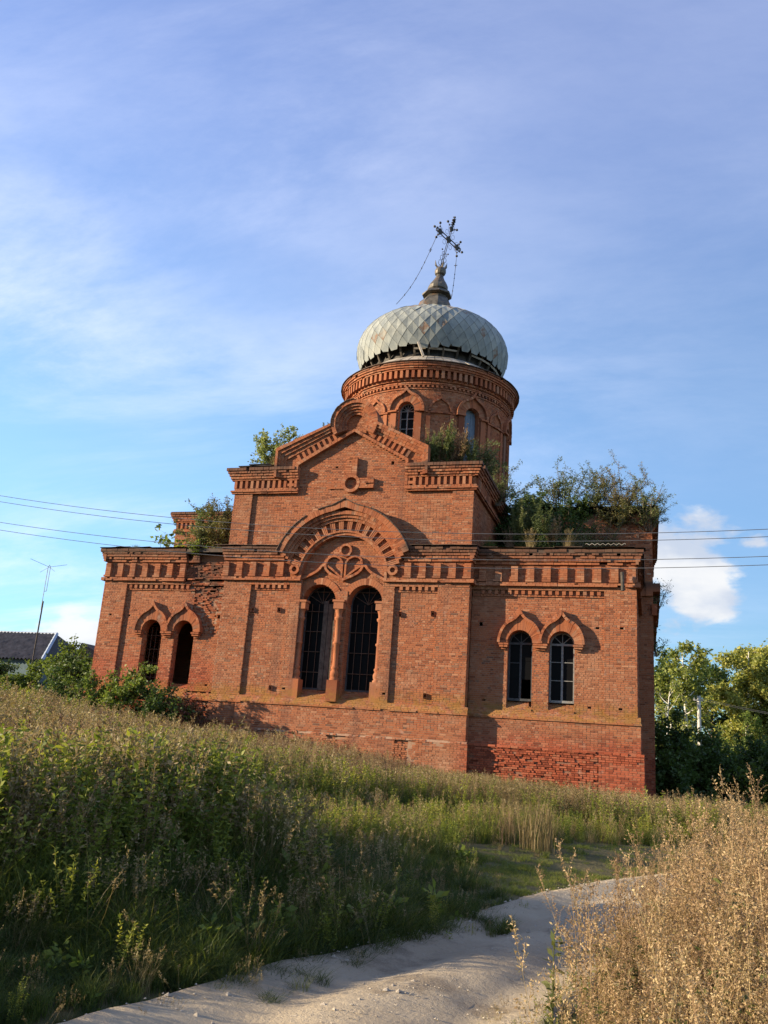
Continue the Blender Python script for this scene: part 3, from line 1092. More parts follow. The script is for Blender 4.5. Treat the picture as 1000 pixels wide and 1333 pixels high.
# short side return of the cornice
ret = MB()
for i in range(5):
    brick_row(ret, Sx(4.85, 1), -0.2, 0.5, 7.72 + i * .104, 7.72 + (i + 1) * .104 - .003, 0.05 + .16 * i / 4, -.05, rr)
ret.build('cornice', M['brick'], church)
ret = MB()
brick_row(ret, Sx(4.85, 1), -0.1, 0.45, 6.95, 7.08, 0.1, -.05, rr)
ret.build('belt_course', M['brick'], church)
brk = bracket_mesh(0.24, 0.55, 0.12)
copies(brk, 'bracket', church, [(u, 0, 7.1) for u in (-4.74, -4.17, -3.6, -3.03, -2.46, 2.52, 3.07, 3.62, 4.17, 4.72)])
# roundels beside the arch
rb = MB()
for k in range(12):
    a0, a1 = 2 * PI * k / 12, 2 * PI * (k + 1) / 12
    rb.prism(F0, [(0.10 * math.cos(a0), 0.10 * math.sin(a0)), (0.10 * math.cos(a1), 0.10 * math.sin(a1)), (0.2 * math.cos(a1), 0.2 * math.sin(a1)), (0.2 * math.cos(a0), 0.2 * math.sin(a0))][::-1], 0, 0.12)
rme = rb.mesh('roundel', M['brick'])
copies(rme, 'roundel', church, [(-1.9, 0, 7.38), (1.95, 0, 7.38)])
# panel dentils
dn = dentil_mesh(0.12, 0.13, 0.098)
copies(dn, 'dentil', church, [(-3.42 + 0.235 * i, 0.10, 6.67) for i in range(6)] + [(2.29 + 0.235 * i, 0.10, 6.67) for i in range(6)])
for (a, b) in ((-3.65, -2.05), (2.05, 3.65)):
    pn = MB()
    brick_row(pn, Fp(0.10), a, b, 6.795, 6.86, 0.098, -.03, rr)
    pn.build('panel_head', M['brick'], church)
    pn = MB()
    brick_row(pn, Fp(0.10), a, b, 6.6, 6.668, 0.035, -.03, rr)
    pn.build('panel_head', M['brick'], church)
# dark iron strips on the lower cornice
def iron_strip(mb, x0, x1, y0, y1, z, tilt=0.0):
    n_ = max(2, int((x1 - x0) / 0.7))
    for i in range(n_):
        a, b = x0 + (x1 - x0) * i / n_, x0 + (x1 - x0) * (i + 1) / n_ + 0.02
        dz0, dz1 = rr.uniform(-.01, .03), rr.uniform(-.01, .03)
        yy = y0 + rr.uniform(-.03, .05)
        t = 0.016
        mb.poly([(a, yy, z + dz0), (b, yy + rr.uniform(-.02, .02), z + dz1), (b, y1, z + tilt), (a, y1, z + tilt),
                 (a, yy, z + dz0 + t), (b, yy, z + dz1 + t), (b, y1, z + tilt + t), (a, y1, z + tilt + t)],
                [(0, 3, 2, 1), (4, 5, 6, 7), (0, 1, 5, 4), (1, 2, 6, 5), (2, 3, 7, 6), (3, 0, 4, 7)])


for x0_, x1_ in ((-5.2, -2.6), (2.6, 5.05)):
    ri = MB()
    iron_strip(ri, x0_, x1_, -0.36, 0.1, 8.245, 0.07)
    ri.build('roof_flashing', M['rust'], church)

# ---- great arch over the twin window
AC = (0.0, 7.08)


def rarc(r, a0, n):
    return arc_pts(AC[0], AC[1], r, a0, PI - a0, n)


g_ = MB()
band(g_, F0, rarc(1.63, 0.0, 44), rarc(1.73, 0.0, 44), -0.22, 0.05, 0.03)
g_.build('arch_moulding', M['brick'], church)
g_ = MB()
brick_field(g_, g_, F0, 7.1, 9.3, lambda z: sub_iv([(-math.sqrt(max(0, 2.24 ** 2 - (z - 7.08) ** 2)), math.sqrt(max(0, 2.24 ** 2 - (z - 7.08) ** 2)))],
            [(-math.sqrt(max(0, 1.70 ** 2 - (z - 7.08) ** 2)), math.sqrt(max(0, 1.70 ** 2 - (z - 7.08) ** 2)))] if z < 8.78 else []), seed=37)
g_.build('arch_band', M['brick'], church)
nvo = 16
for i in range(nvo):
    a = R_(12) + (PI - R_(24)) * (i + 0.5) / nvo
    w = (PI - R_(24)) / nvo * 0.29
    mb = MB()
    for j in range(3):
        b0, b1 = a - w + 2 * w * j / 3, a - w + 2 * w * (j + 1) / 3
        P = [(r * math.cos(t), AC[1] + r * math.sin(t)) for r, t in ((1.80, b0 + .004), (2.16, b0 + .004), (2.16, b1 - .004), (1.80, b1 - .004))]
        mb.prism(F0, P, -0.01, 0.10 + rr.uniform(-.006, .006))
    mb.build('voussoir', M['brick'], church)
for r0_, r1_, d_, n_, p_ in ((2.16, 2.27, 14, 60, .13), (1.73, 1.80, 8, 52, .10), (2.27, 2.38, 17, 66, .20), (2.38, 2.52, 19, 70, .27)):
    g_ = MB()
    band(g_, F0, rarc(r0_, R_(d_), n_), rarc(r1_, R_(d_), n_), -0.10, p_, 0.05)
    g_.build('arch_ring', M['brick'], church)


def keel(r, tipz, a0, n):
    """round arch with a small pointed keel at the crown"""
    P = []
    for i in range(n + 1):
        a = PI - a0 - (PI / 2 - a0) * i / n
        rr_ = r
        u = r * math.cos(a)
        z = AC[1] + r * math.sin(a)
        k = max(0.0, 1 - abs(u) / 0.52)
        z += (tipz - (AC[1] + r)) * k ** 1.25
        P.append((u, z))
    return P + [(-u, z) for u, z in reversed(P[:-1])]


ki, ko = keel(2.52, 9.72, R_(20.5), 34), keel(2.74, 10.02, R_(20.5), 34)
g_ = MB()
band(g_, F0, ki[::-1], ko[::-1], -0.10, 0.36, 0.04, 0.006)
g_.build('hood_mould', M['brick'], church)
ki, ko = keel(2.745, 10.03, R_(20.5), 34), keel(2.775, 10.07, R_(20.5), 34)
g_ = MB()
band(g_, F0, ki[::-1][:46], ko[::-1][:46], -0.1, 0.40, 0.0, 0.012)
g_.build('roof_flashing', M['rust'], church)
g_ = MB()
band(g_, F0, ki[::-1][50:], ko[::-1][50:], -0.1, 0.40, 0.0, 0.012)
g_.build('roof_flashing', M['rust'], church)

# keel mouldings over the twin windows, heart and ring between them
FT = Fp(0.2)
for cx in CXW:
    og = MB()
    s_ = 1 if cx < 0 else -1
    P = [(-1.58, 7.02), (-1.42, 7.10), (-1.22, 7.19), (-1.03, 7.30), (-0.90, 7.42), (-0.80, 7.56), (-0.73, 7.40), (-0.60, 7.26), (-0.40, 7.15), (-0.2, 7.07), (0.0, 6.98)]
    P = [(s_ * u, z) for u, z in P]
    if s_ < 0:
        P = P[::-1]
    P = resample(P, 26)
    O = offset_path(P, 0.09)
    band(og, FT, P[::-1], O[::-1], -0.03, 0.16, 0.03, 0.003)
    og.build('window_hood', M['brick'], church)
for cx in CXW:
    ar = MB()
    P = arc_pts(cx, CZW, RWN, R_(-4), R_(184), 26)
    O = arc_pts(cx, CZW, RWN + 0.24, R_(-4), R_(184), 26)
    O = [(min(max(u, -1.59), 1.59) if True else u, z) for u, z in O]
    O = [((min(u, -0.004) if cx < 0 else max(u, 0.004)), z) for u, z in O]
    band(ar, FT, P, O, -0.05, 0.035, 0.06, 0.004)
    ar.build('window_arch', M['brick'], church)
ht = MB()
for s_ in (-1, 1):
    P = [(0.0, 7.0), (0.25, 7.22), (0.5, 7.42), (0.72, 7.56), (0.74, 7.72), (0.66, 7.87), (0.5, 7.96), (0.32, 7.96), (0.14, 7.86), (0.035, 7.70), (0.03, 7.45), (0.03, 7.1)]
    P = [(s_ * u, z) for u, z in P]
    P = resample(P, 30)
    O = offset_path(P, 0.07 * s_)
    band(ht, FT, (P if s_ > 0 else P), O, -0.03, 0.13, 0.03, 0.003)
ht.build('heart_tracery', M['brick'], church)
rg = MB()
band(rg, FT, arc_pts(0.02, 8.16, 0.17, 0, 2 * PI, 20), arc_pts(0.02, 8.16, 0.25, 0, 2 * PI, 20), -0.03, 0.13, 0.03)
rg.build('ring_tracery', M['brick'], church)


# columns of the window bay
def column(cx, cy):
    c = MB()
    prof = [(0.17, 3.35), (0.17, 3.41), (0.12, 3.45), (0.15, 3.50), (0.16, 3.60), (0.13, 3.68), (0.10, 3.72), (0.14, 3.77), (0.14, 3.82), (0.10, 3.86), (0.10, 4.62),
            (0.145, 4.66), (0.145, 4.71), (0.10, 4.75), (0.10, 5.50), (0.15, 5.55), (0.155, 5.62), (0.10, 5.66), (0.115, 5.78), (0.14, 5.86), (0.16, 5.92)]
    c.lathe(prof, cx, cy, 14)
    o = c.build('column', M['brick'], church, smooth=True)
    b = MB()
    b.box(cx - 0.2, cx + 0.2, cy - 0.2, cy + 0.25, 2.6, 3.35)
    b.build('column_base', M['brick'], o)
    b = MB()
    b.box(cx - 0.19, cx + 0.19, cy - 0.17, cy + 0.2, 5.92, 6.17)
    b.box(cx - 0.23, cx + 0.23, cy - 0.20, cy + 0.2, 6.172, 6.25)
    b.build('column_capital', M['brick'], o)


column(0.0, 0.02)
column(1.56, 0.20)
column(-1.56, 0.20)


# big windows: frame, grille, glass
def big_window(cx, dark):
    w, zb, y0 = RWN + 0.02, 3.02, 0.66
    fo = MB()
    fw = 0.06
    mf = Fp(y0)
    for sg in (-1, 1):
        a, b = sorted((cx + sg * w, cx + sg * (w - fw)))
        fo.prism(mf, [(a, zb), (b, zb), (b, CZW), (a, CZW)], -0.05, 0.03)
    fo.prism(mf, [(cx - w, zb), (cx + w, zb), (cx + w, zb + .07), (cx - w, zb + .07)], -0.05, 0.035)
    band(fo, mf, arc_pts(cx, CZW, w - fw, 0, PI, 16), arc_pts(cx, CZW, w, 0, PI, 16), -0.05, 0.03, 0.0, 0)
    fr_ = fo.build('window', M['darkframe'], church)
    gr = MB()
    for k in range(1, 5):
        x = cx - w + 2 * w * k / 5
        ztop = CZW
        gr.tube([(x, y0 - 0.04, zb), (x, y0 - 0.04, ztop)], 0.011, 4)
    for k in range(5):
        z = zb + 0.75 * (k + 0.85)
        gr.tube([(cx - w, y0 - 0.045, z), (cx + w, y0 - 0.045, z)], 0.014, 4)
    for k in range(1, 6):
        a = PI * k / 6
        gr.tube([(cx, y0 - 0.045, CZW), (cx + w * math.cos(a), y0 - 0.045, CZW + w * math.sin(a))], 0.012, 4)
    gr.build('window_grille', M['rustiron'], fr_)
    gl = MB()
    gl.prism(mf, [(cx - w + .01, zb + .01), (cx + w - .01, zb + .01)] + arc_pts(cx, CZW, w - .01, 0, PI, 18), -0.03, -0.02, True)
    gl.build('pane', M['glass'], fr_)
    if dark:
        bd = MB()
        for k in range(3):
            a = cx + w - 0.62 + k * 0.2
            bd.box(a, a + 0.18, y0 - 0.1 - 0.01 * k, y0 - 0.07, zb, CZW + 0.1 - 0.1 * k)
        bd.build('window_board', M['darkwood'], fr_)


big_window(CXW[0], True)
big_window(CXW[1], False)

# relief cross on the gable
rc_ = MB()
FU = Fp(0.09)
rc_x = 0.06


def brick_block(mb, mf, u0, u1, z0, z1, proj):
    nr = max(1, round((z1 - z0) / COURSE))
    for i in range(nr):
        brick_row(mb, mf, u0, u1, z0 + (z1 - z0) * i / nr + .003, z0 + (z1 - z0) * (i + 1) / nr - .003, proj, -0.02, rr, BH if i % 2 else 0.255, 0.004)


brick_block(rc_, FU, rc_x - 0.22, rc_x + 0.2, 11.06, 11.78, 0.17)
brick_block(rc_, FU, rc_x - 0.95, rc_x - 0.34, 10.56, 10.86, 0.05)
brick_block(rc_, FU, rc_x + 0.32, rc_x + 0.9, 10.54, 10.94, 0.16)
band(rc_, FU, arc_pts(rc_x, 10.74, 0.24, 0, 2 * PI, 22), arc_pts(rc_x, 10.74, 0.36, 0, 2 * PI, 22), -0.03, 0.17, 0.04)
rc_.build('cross_relief', M['brick'], church)

# ---- upper cornice on both shoulders
FU0 = Fp(0.02)
fr = MB()
for (a, b) in ((-4.85, -2.12), (2.2, 4.85)):
    fr = MB()
    brick_field(fr, fr, Fp(0.03), 10.5, 11.05, const(a, b), seed=41)
    fr.build('frieze', M['brick'], church)


def upper_cornice(mf, a, b, e0, e1, base=0.0):
    mb = MB()
    brick_row(mb, mf, a - e0 * .06, b + e1 * .06, 10.40, 10.465, base + .05, -.05, rr, 0.255)
    brick_row(mb, mf, a - e0 * .1, b + e1 * .1, 10.467, 10.53, base + .10, -.05, rr, 0.255)
    brick_row(mb, mf, a - e0 * .06, b + e1 * .06, 10.53, 10.60, base + .09, -.05, rr)
    mb.build('belt_course', M['brick'], church)
    mb = MB()
    for i, (z0, z1) in enumerate(((10.93, 11.0), (11.0, 11.1), (11.1, 11.2), (11.2, 11.3), (11.3, 11.42))):
        p = 0.09 + 0.19 * i / 4
        brick_row(mb, mf, a - e0 * p, b + e1 * p, z0, z1 - .003, base + p, -.05, rr, BH, 0.008, 0.03 if i == 4 else 0)
    return mb.build('cornice', M['brick'], church)


upper_cornice(F0, -4.85, -2.1, 1, 0)
upper_cornice(F0, 2.2, 4.85, 0, 1)
upper_cornice(Sx(4.85, 1), 0.02, 6.2, 0, 0)
dn2 = dentil_mesh(0.11, 0.30, 0.085)
copies(dn2, 'dentil', church, [(-4.76 + 0.235 * i, 0.0, 10.61) for i in range(11)] + [(2.32 + 0.235 * i, 0.0, 10.61) for i in range(11)])
copies(dn2, 'dentil', church, [(4.85, 0.2 + 0.235 * i, 10.61) for i in range(12)], [(0, 0, PI / 2)] * 12)

# ---- gable: raking bands, dentils and the horseshoe niche on top
gm = MB()
# mass behind the raking border
OUT = [(-2.95, 11.1), (-2.98, 12.16), (-0.9, 13.08), (-0.9, 13.3), (0.95, 13.3), (0.95, 13.08), (2.98, 12.12), (2.95, 11.1)]


def gable_mass(z):
    if z < 12.14:
        iv = [(-2.96, 2.96)]
    elif z < 13.06:
        h = 2.96 - (z - 12.14) / 0.92 * 2.0
        iv = [(-h, h)]
    else:
        iv = []
    if z < 12.9:
        h = 2.15 if z < 11.55 else max(0, (12.86 - z) / 1.29 * 2.15)
        iv = sub_iv(iv, [(-h, h)])
    q = 0.92 ** 2 - (z - 13.17) ** 2
    if q > 0 and z > 12.66:
        iv = sub_iv(iv, [(0.06 - math.sqrt(q), 0.06 + math.sqrt(q))])
    return iv


brick_field(gm, gm, Fp(-0.02), 10.95, 13.1, gable_mass, seed=43)
gm.box(-2.9, 2.9, 0.25, 1.0, 10.95, 12.1)
gm.prism(Fp(0.1), [(-2.9, 12.1), (2.9, 12.1), (0.9, 13.05), (-0.9, 13.05)], -0.8, -0.18, True)
gm.build('gable', M['brick'], church)


def path_rows(mb, P, w0, w1, n0, n1, pitch=0.13, jit=0.006, mf=F0):
    tot = sum((Vector(P[i + 1]) - Vector(P[i])).length for i in range(len(P) - 1))
    A_, B_ = offset_path(P, w0), offset_path(P, w1)
    for i in range(len(P) - 1):
        k = max(1, round((Vector(P[i + 1]) - Vector(P[i])).length / pitch))
        a = [tuple(Vector(A_[i]).lerp(Vector(A_[i + 1]), j / k)) for j in range(k + 1)]
        b = [tuple(Vector(B_[i]).lerp(Vector(B_[i + 1]), j / k)) for j in range(k + 1)]
        band(mb, mf, a[::-1] if w1 > w0 else a, b[::-1] if w1 > w0 else b, n0, n1, 0.05, jit, rr)


INN = [(-2.15, 10.62), (-2.15, 11.52), (0.05, 12.82), (2.2, 11.58), (2.2, 10.62)]
im = MB()
path_rows(im, INN, 0.0, 0.10, -0.12, 0.10)
im.build('gable_moulding', M['brick'], church)
RK_L = [(-2.93, 11.0), (-2.95, 12.02), (-0.86, 13.0)]
RK_R = [(0.92, 13.0), (2.95, 11.98), (2.93, 11.0)]
for P in (RK_L, RK_R):
    rk = MB()
    path_rows(rk, P, -0.26, -0.15, -0.1, 0.09)
    path_rows(rk, P, -0.15, -0.05, -0.1, 0.15)
    path_rows(rk, P, -0.05, 0.05, -0.1, 0.21)
    path_rows(rk, P, 0.05, 0.15, -0.1, 0.27)
    rk.build('gable_cornice', M['brick'], church)
# dentils along the rake and down the sides
for P, sg in ((INN, 1),):
    for (A, B, n_) in ((P[1], P[2], 11), (P[2], P[3], 11)):
        A, B = Vector(A), Vector(B)
        t = (B - A).normalized()
        q = Vector((-t.y, t.x))
        for i in range(n_):
            c = A.lerp(B, (i + 0.6) / n_) + q * 0.12
            if abs((c + q * .13).x - 0.06) < 0.72:
                continue
            mb = MB()
            w = 0.055
            hgt = 0.27
            mb.prism(F0, [tuple(c - t * w), tuple(c + t * w), tuple(c + t * w + q * hgt), tuple(c - t * w + q * hgt)], -0.05, 0.09)
            mb.build('dentil', M['brick'], church)
    for x_, s_ in ((-2.27, -1), (2.32, 1)):
        for i in range(4):
            mb = MB()
            z0 = 10.66 + i * 0.235
            x0, x1 = sorted((x_, x_ + s_ * 0.27))
            mb.prism(F0, [(x0, z0), (x1, z0), (x1, z0 + .11), (x0, z0 + .11)], -0.05, 0.09)
            mb.build('dentil', M['brick'], church)
# horseshoe niche
kk = MB()
KC = (0.06, 13.17)
brick_field(kk, kk, Fp(0.10), 12.72, 13.60, lambda z: [(KC[0] - (0.4 if z < 13.2 else math.sqrt(max(0, .4 ** 2 - (z - 13.2) ** 2))), KC[0] + (0.4 if z < 13.2 else math.sqrt(max(0, .4 ** 2 - (z - 13.2) ** 2))))], seed=44)
for r0, r1, n1 in ((0.39, 0.49, 0.00), (0.49, 0.58, 0.06), (0.58, 0.68, 0.12), (0.68, 0.79, 0.18), (0.79, 0.94, 0.25)):
    a0 = R_(-33)
    nb_ = int(r1 * 3.8 / 0.085)
    band(kk, F0, arc_pts(KC[0], KC[1], r0, a0, PI - a0, nb_), arc_pts(KC[0], KC[1], r1, a0, PI - a0, nb_), -0.3, n1, 0.05, 0.005)
kk.prism(F0, arc_pts(KC[0], KC[1], 0.92, R_(-34), R_(214), 34), -0.75, -0.14, True)
kk.build('niche', M['brick'], church)
ks = MB()
band(ks, F0, arc_pts(KC[0], KC[1], 0.945, R_(95), R_(190), 16), arc_pts(KC[0], KC[1], 0.97, R_(95), R_(190), 16), -0.6, 0.3, 0.0, 0.02)
ks.build('roof_flashing', M['rust'], church)

# ---- corner blocks
BX = 10.44
WIN_U = (6.55, 7.97)
WR, WZ = 0.43, 4.98                      # window arch radius, springing height
YB = 0.45
PD = 0.10


def corner(sg):
    left = sg < 0
    W = Wall('corner_wall', 'left corner block wall with its right edge broken away' if left else 'right corner block wall with glazed windows')
    hol = [(sg * u, z) for u, z in ((5.35, 2.95), (6.95, 2.93), (8.9, 2.93), (9.9, 2.93), (5.15, 5.6), (9.15, 5.58), (9.95, 5.55))]
    ymap = Fp(YB)
    ymap2 = Fp(YB + PD)
    sb, wb = (2.68, 3.12)

    def face_pil(z):
        return [tuple(sorted((sg * 9.38, sg * BX)))]

    def face_panel(z):
        iv = [tuple(sorted((sg * 4.8, sg * 9.38)))]
        hs = []
        for u in WIN_U:
            if z < WZ:
                hs.append((sg * u - WR, sg * u + WR))
            elif z < WZ + WR:
                h = math.sqrt(WR ** 2 - (z - WZ) ** 2)
                hs.append((sg * u - h, sg * u + h))
        return sub_iv(iv, hs)

    if left:
        def er(u, z):
            # ruined strip beside the transept
            d = 0.0
            c = -5.55 + 0.25 * math.sin(z * 3.1) - max(0, (z - 6.2)) * 0.35
            w = 0.55 + max(0, z - 5.4) * 0.42
            if z > 4.9 and abs(u - c) < w:
                d = 0.07 * (1 - abs(u - c) / w) * min(1, (z - 4.9) / 1.2) + 0.04 * math.sin(u * 17 + z * 23) ** 2
            if z < 2.7 and u > -6.6:
                d = max(d, 0.08 * math.sin(u * 9 + z * 13) ** 2 + 0.03)
            return max(0, d)
    else:
        er = None
    W.field(ymap, 2.66, 6.98, holes_fn(face_pil, hol), seed=50 + sg)
    W.field(ymap2, 2.66, 6.82, holes_fn(face_panel, hol), seed=52 + sg, erode=er)
    pocket(W, ymap2, hol)
    W.field(ymap, 6.82, 6.98, lambda z: [tuple(sorted((sg * 4.8, sg * 9.38)))], seed=54, erode=er)
    W.field(Sx(sg * 9.38, -sg), 2.66, 6.82, const(YB, YB + PD), seed=55)
    W.field(Sx(sg * BX, sg), -0.7, 7.0, const(YB, 6.2), seed=56)
    # jambs and sloped sills
    for u in WIN_U:
        for s2 in (-1, 1):
            W.field(Sx(sg * u + s2 * WR, -s2), 2.7, WZ, const(YB + PD, YB + PD + 0.32), seed=57)
        P = arc_pts(sg * u, WZ, WR, 0, PI, 12)
        for i in range(12):
            (a, za), (b, zb) = P[i], P[i + 1]
            W.bk.poly([(a, YB + PD, za), (b, YB + PD, zb), (b, YB + PD + .38, zb), (a, YB + PD + .38, za)], [(3, 2, 1, 0)])
        sf, ln = slope(YB, 2.67, YB + PD + 0.32, 3.0)
        W.field(sf, 0, ln, const(sg * u - WR, sg * u + WR), seed=58, jit=0.008)
    # plinths
    ya, yb = YB - 0.1, YB - 0.2
    e1 = er if left else (lambda u, z: 0.0)
    W.field(Fp(ya), 1.46 if not left else 0.3, 2.42, lambda z: [tuple(sorted((sg * 4.8, sg * (BX + .1))))], seed=59, erode=er)
    W.field(Sx(sg * (BX + .1), sg), 0.0, 2.42, const(ya, 6.2), seed=60)
    sf, ln = slope(YB - 0.125, 2.45, YB, 2.67)
    W.field(sf, 0, ln, lambda z: [tuple(sorted((sg * 4.8, sg * (BX + .1))))], seed=61, jit=0.007, drop=0.0 if not left else 0.2)
    # shell behind
    for u0, u1 in ((4.85, 6.55 - WR - .32), (7.97 + WR + .32, BX - .02)):
        a, b = sorted((sg * u0, sg * u1))
        W.mo.box(a, b, YB + PD + .12, YB + 1.0, 0.1, 7.6, 1)
    a, b = sorted((sg * 4.85, sg * (BX - .02)))
    W.mo.box(a, b, YB + PD + 0.30, YB + 1.0, 0.1, 2.9, 1)
    W.mo.box(a, b, YB + PD + .12, YB + 1.0, WZ + WR + .02, 8.1, 1)
    W.done()
    s_ = MB()
    a, b = sorted((sg * 4.8, sg * (BX + .13)))
    brick_row(s_, Fp(YB), a, b, 2.395, 2.455, 0.15, -.02, rr, 0.255, 0.008, 0.25 if left else 0.0)
    s_.build('string_course', M['brick'], church)

    # frieze and cornice
    fm = MB()
    a, b = sorted((sg * 4.8, sg * (BX + .03)))
    brick_field(fm, fm, Fp(YB), 7.06, 7.78, const(a, b), seed=62, erode=er)
    brick_field(fm, fm, Sx(sg * (BX + .03), sg), 6.95, 7.78, const(YB, 6.2), seed=63)
    fm.build('frieze', M['brick'], church)
    if left:
        cornice(Fp(YB), -BX - .03, -6.75, 6.95, 7.1, 7.72, 8.24, 0.02, (1, 0), drop=0.02)
        cornice(Fp(YB + .02), -6.75, -6.2, 6.95, 7.1, 7.72, 8.24, 0.0, (0, 0), pr=0.16, drop=0.45)
    else:
        cornice(Fp(YB), 4.8, BX + .03, 6.95, 7.1, 7.72, 8.24, 0.02, (0, 1), drop=0.03)
    cs = MB()
    for i in range(5):
        brick_row(cs, Sx(sg * (BX + .03), sg), YB - 0.2, 6.2, 7.72 + i * .104, 7.72 + (i + 1) * .104 - .003, 0.05 + .16 * i / 4, -.05, rr, 0.255)
    cs.build('cornice', M['brick'], church)
    cs = MB()
    brick_row(cs, Sx(sg * (BX + .03), sg), YB - 0.1, 6.2, 6.95, 7.08, 0.1, -.05, rr, 0.255)
    cs.build('belt_course', M['brick'], church)
    us = [10.3 - 0.57 * i for i in range(10)]
    if left:
        us = us[:7]
    copies(brk, 'bracket', church, [(sg * u, YB, 7.1) for u in us])
    n_ = 17
    dl = [(sg * (9.2 - 0.235 * i), YB + PD, 6.67) for i in range(18)]
    if left:
        dl = [d for d in dl if d[0] < -6.4]
    copies(dn, 'dentil', church, dl)
    ph = MB()
    a, b = sorted((sg * 4.85, sg * 9.38))
    if left:
        b = -6.3
    brick_row(ph, ymap2, a, b, 6.60, 6.668, 0.045, -.03, rr)
    ph.build('panel_head', M['brick'], church)

    # ogee hoods with impost blocks
    for k, u in enumerate(WIN_U):
        cx = sg * u
        O = ogee(cx, WZ - 0.02, 0.705, 6.0)
        n_ = 30
        Oi = resample(O, n_)
        P = arc_pts(cx, WZ, WR, PI, 0, n_)
        hb = MB()
        band(hb, ymap2, P[::-1], Oi[::-1], -0.04, 0.14, 0.05, 0.004)
        hood = hb.build('window_hood', M['brick'], church)
        lb = MB()
        O2 = resample(O, 34)
        band(lb, ymap2, offset_path(O2, -0.02)[::-1], offset_path(O2, 0.07)[::-1], -0.04, 0.23, 0.03, 0.008)
        lb.build('hood_lip', M['brick'], hood)
    mid = sg * (WIN_U[0] + WIN_U[1]) / 2
    for cx, w in ((sg * (WIN_U[0] - 0.56), 0.17), (mid, 0.24), (sg * (WIN_U[1] + 0.56), 0.17)):
        im_ = MB()
        brick_row(im_, ymap2, cx - w, cx + w, WZ - 0.10, WZ - 0.03, 0.21, -.03, rr, 0.17)
        brick_row(im_, ymap2, cx - w + .03, cx + w - .03, WZ - 0.17, WZ - 0.103, 0.18, -.03, rr, 0.17)
        brick_row(im_, ymap2, cx - w + .08, cx + w - .08, WZ - 0.24, WZ - 0.173, 0.09, -.03, rr, 0.17)
        im_.build('impost', M['brick'], church)
    return W


cornerL = corner(-1)
cornerR = corner(1)

# lower plinth of the right corner: single bricks, washed out joints
pl = MB()
plm = MB()
ind = []


def er_foot(u, z):
    if u < 9.22:
        return 0.012 + 0.035 * (math.sin(u * 11.3 + z * 7.7) * math.sin(u * 5.1 - z * 17.0)) ** 2 + 0.03 * max(0, math.sin(u * 3.3 + z * 4) - 0.8) * 4
    return 0.0 if z < 1.1 else 0.012


def emit_foot(vs, fs, p0, p1, zc_):
    if len(ind) < 300 and zc_ > 0.30 and p0 > 6.2:
        ind.append((vs, fs))
        return True
    return False


brick_field(pl, plm, Fp(YB - 0.22), 0.30, 1.44, const(4.85, 9.22), erode=er_foot, jit=0.02, seed=70, emit=emit_foot, mdepth=0.03)
brick_field(pl, plm, Fp(YB - 0.24), 0.30, 1.44, const(9.22, BX + .2), erode=er_foot, jit=0.006, seed=71, emit=emit_foot)
brick_field(pl, plm, Fp(YB - 0.22), -0.7, 0.30, const(4.85, BX + .2), seed=72)
brick_field(pl, plm, Sx(BX + .2, 1), -0.7, 1.44, const(YB - 0.24, 6.2), seed=73)
brick_row(pl, Fp(YB), 4.85, BX + .2, 1.44, 1.51, 0.22, -.02, rr, 0.255, 0.012)
plinth = plm.build('plinth', M['mortar'], church)
plinth['label'] = 'deep red crumbling brick plinth at the foot of the right corner'
tag(pl.build('brickwork', M['brick'], plinth), kind='stuff')
for vs, fs in ind:
    b_ = MB()
    b_.poly(vs, fs)
    b_.build('brick', M['brick'], plinth)


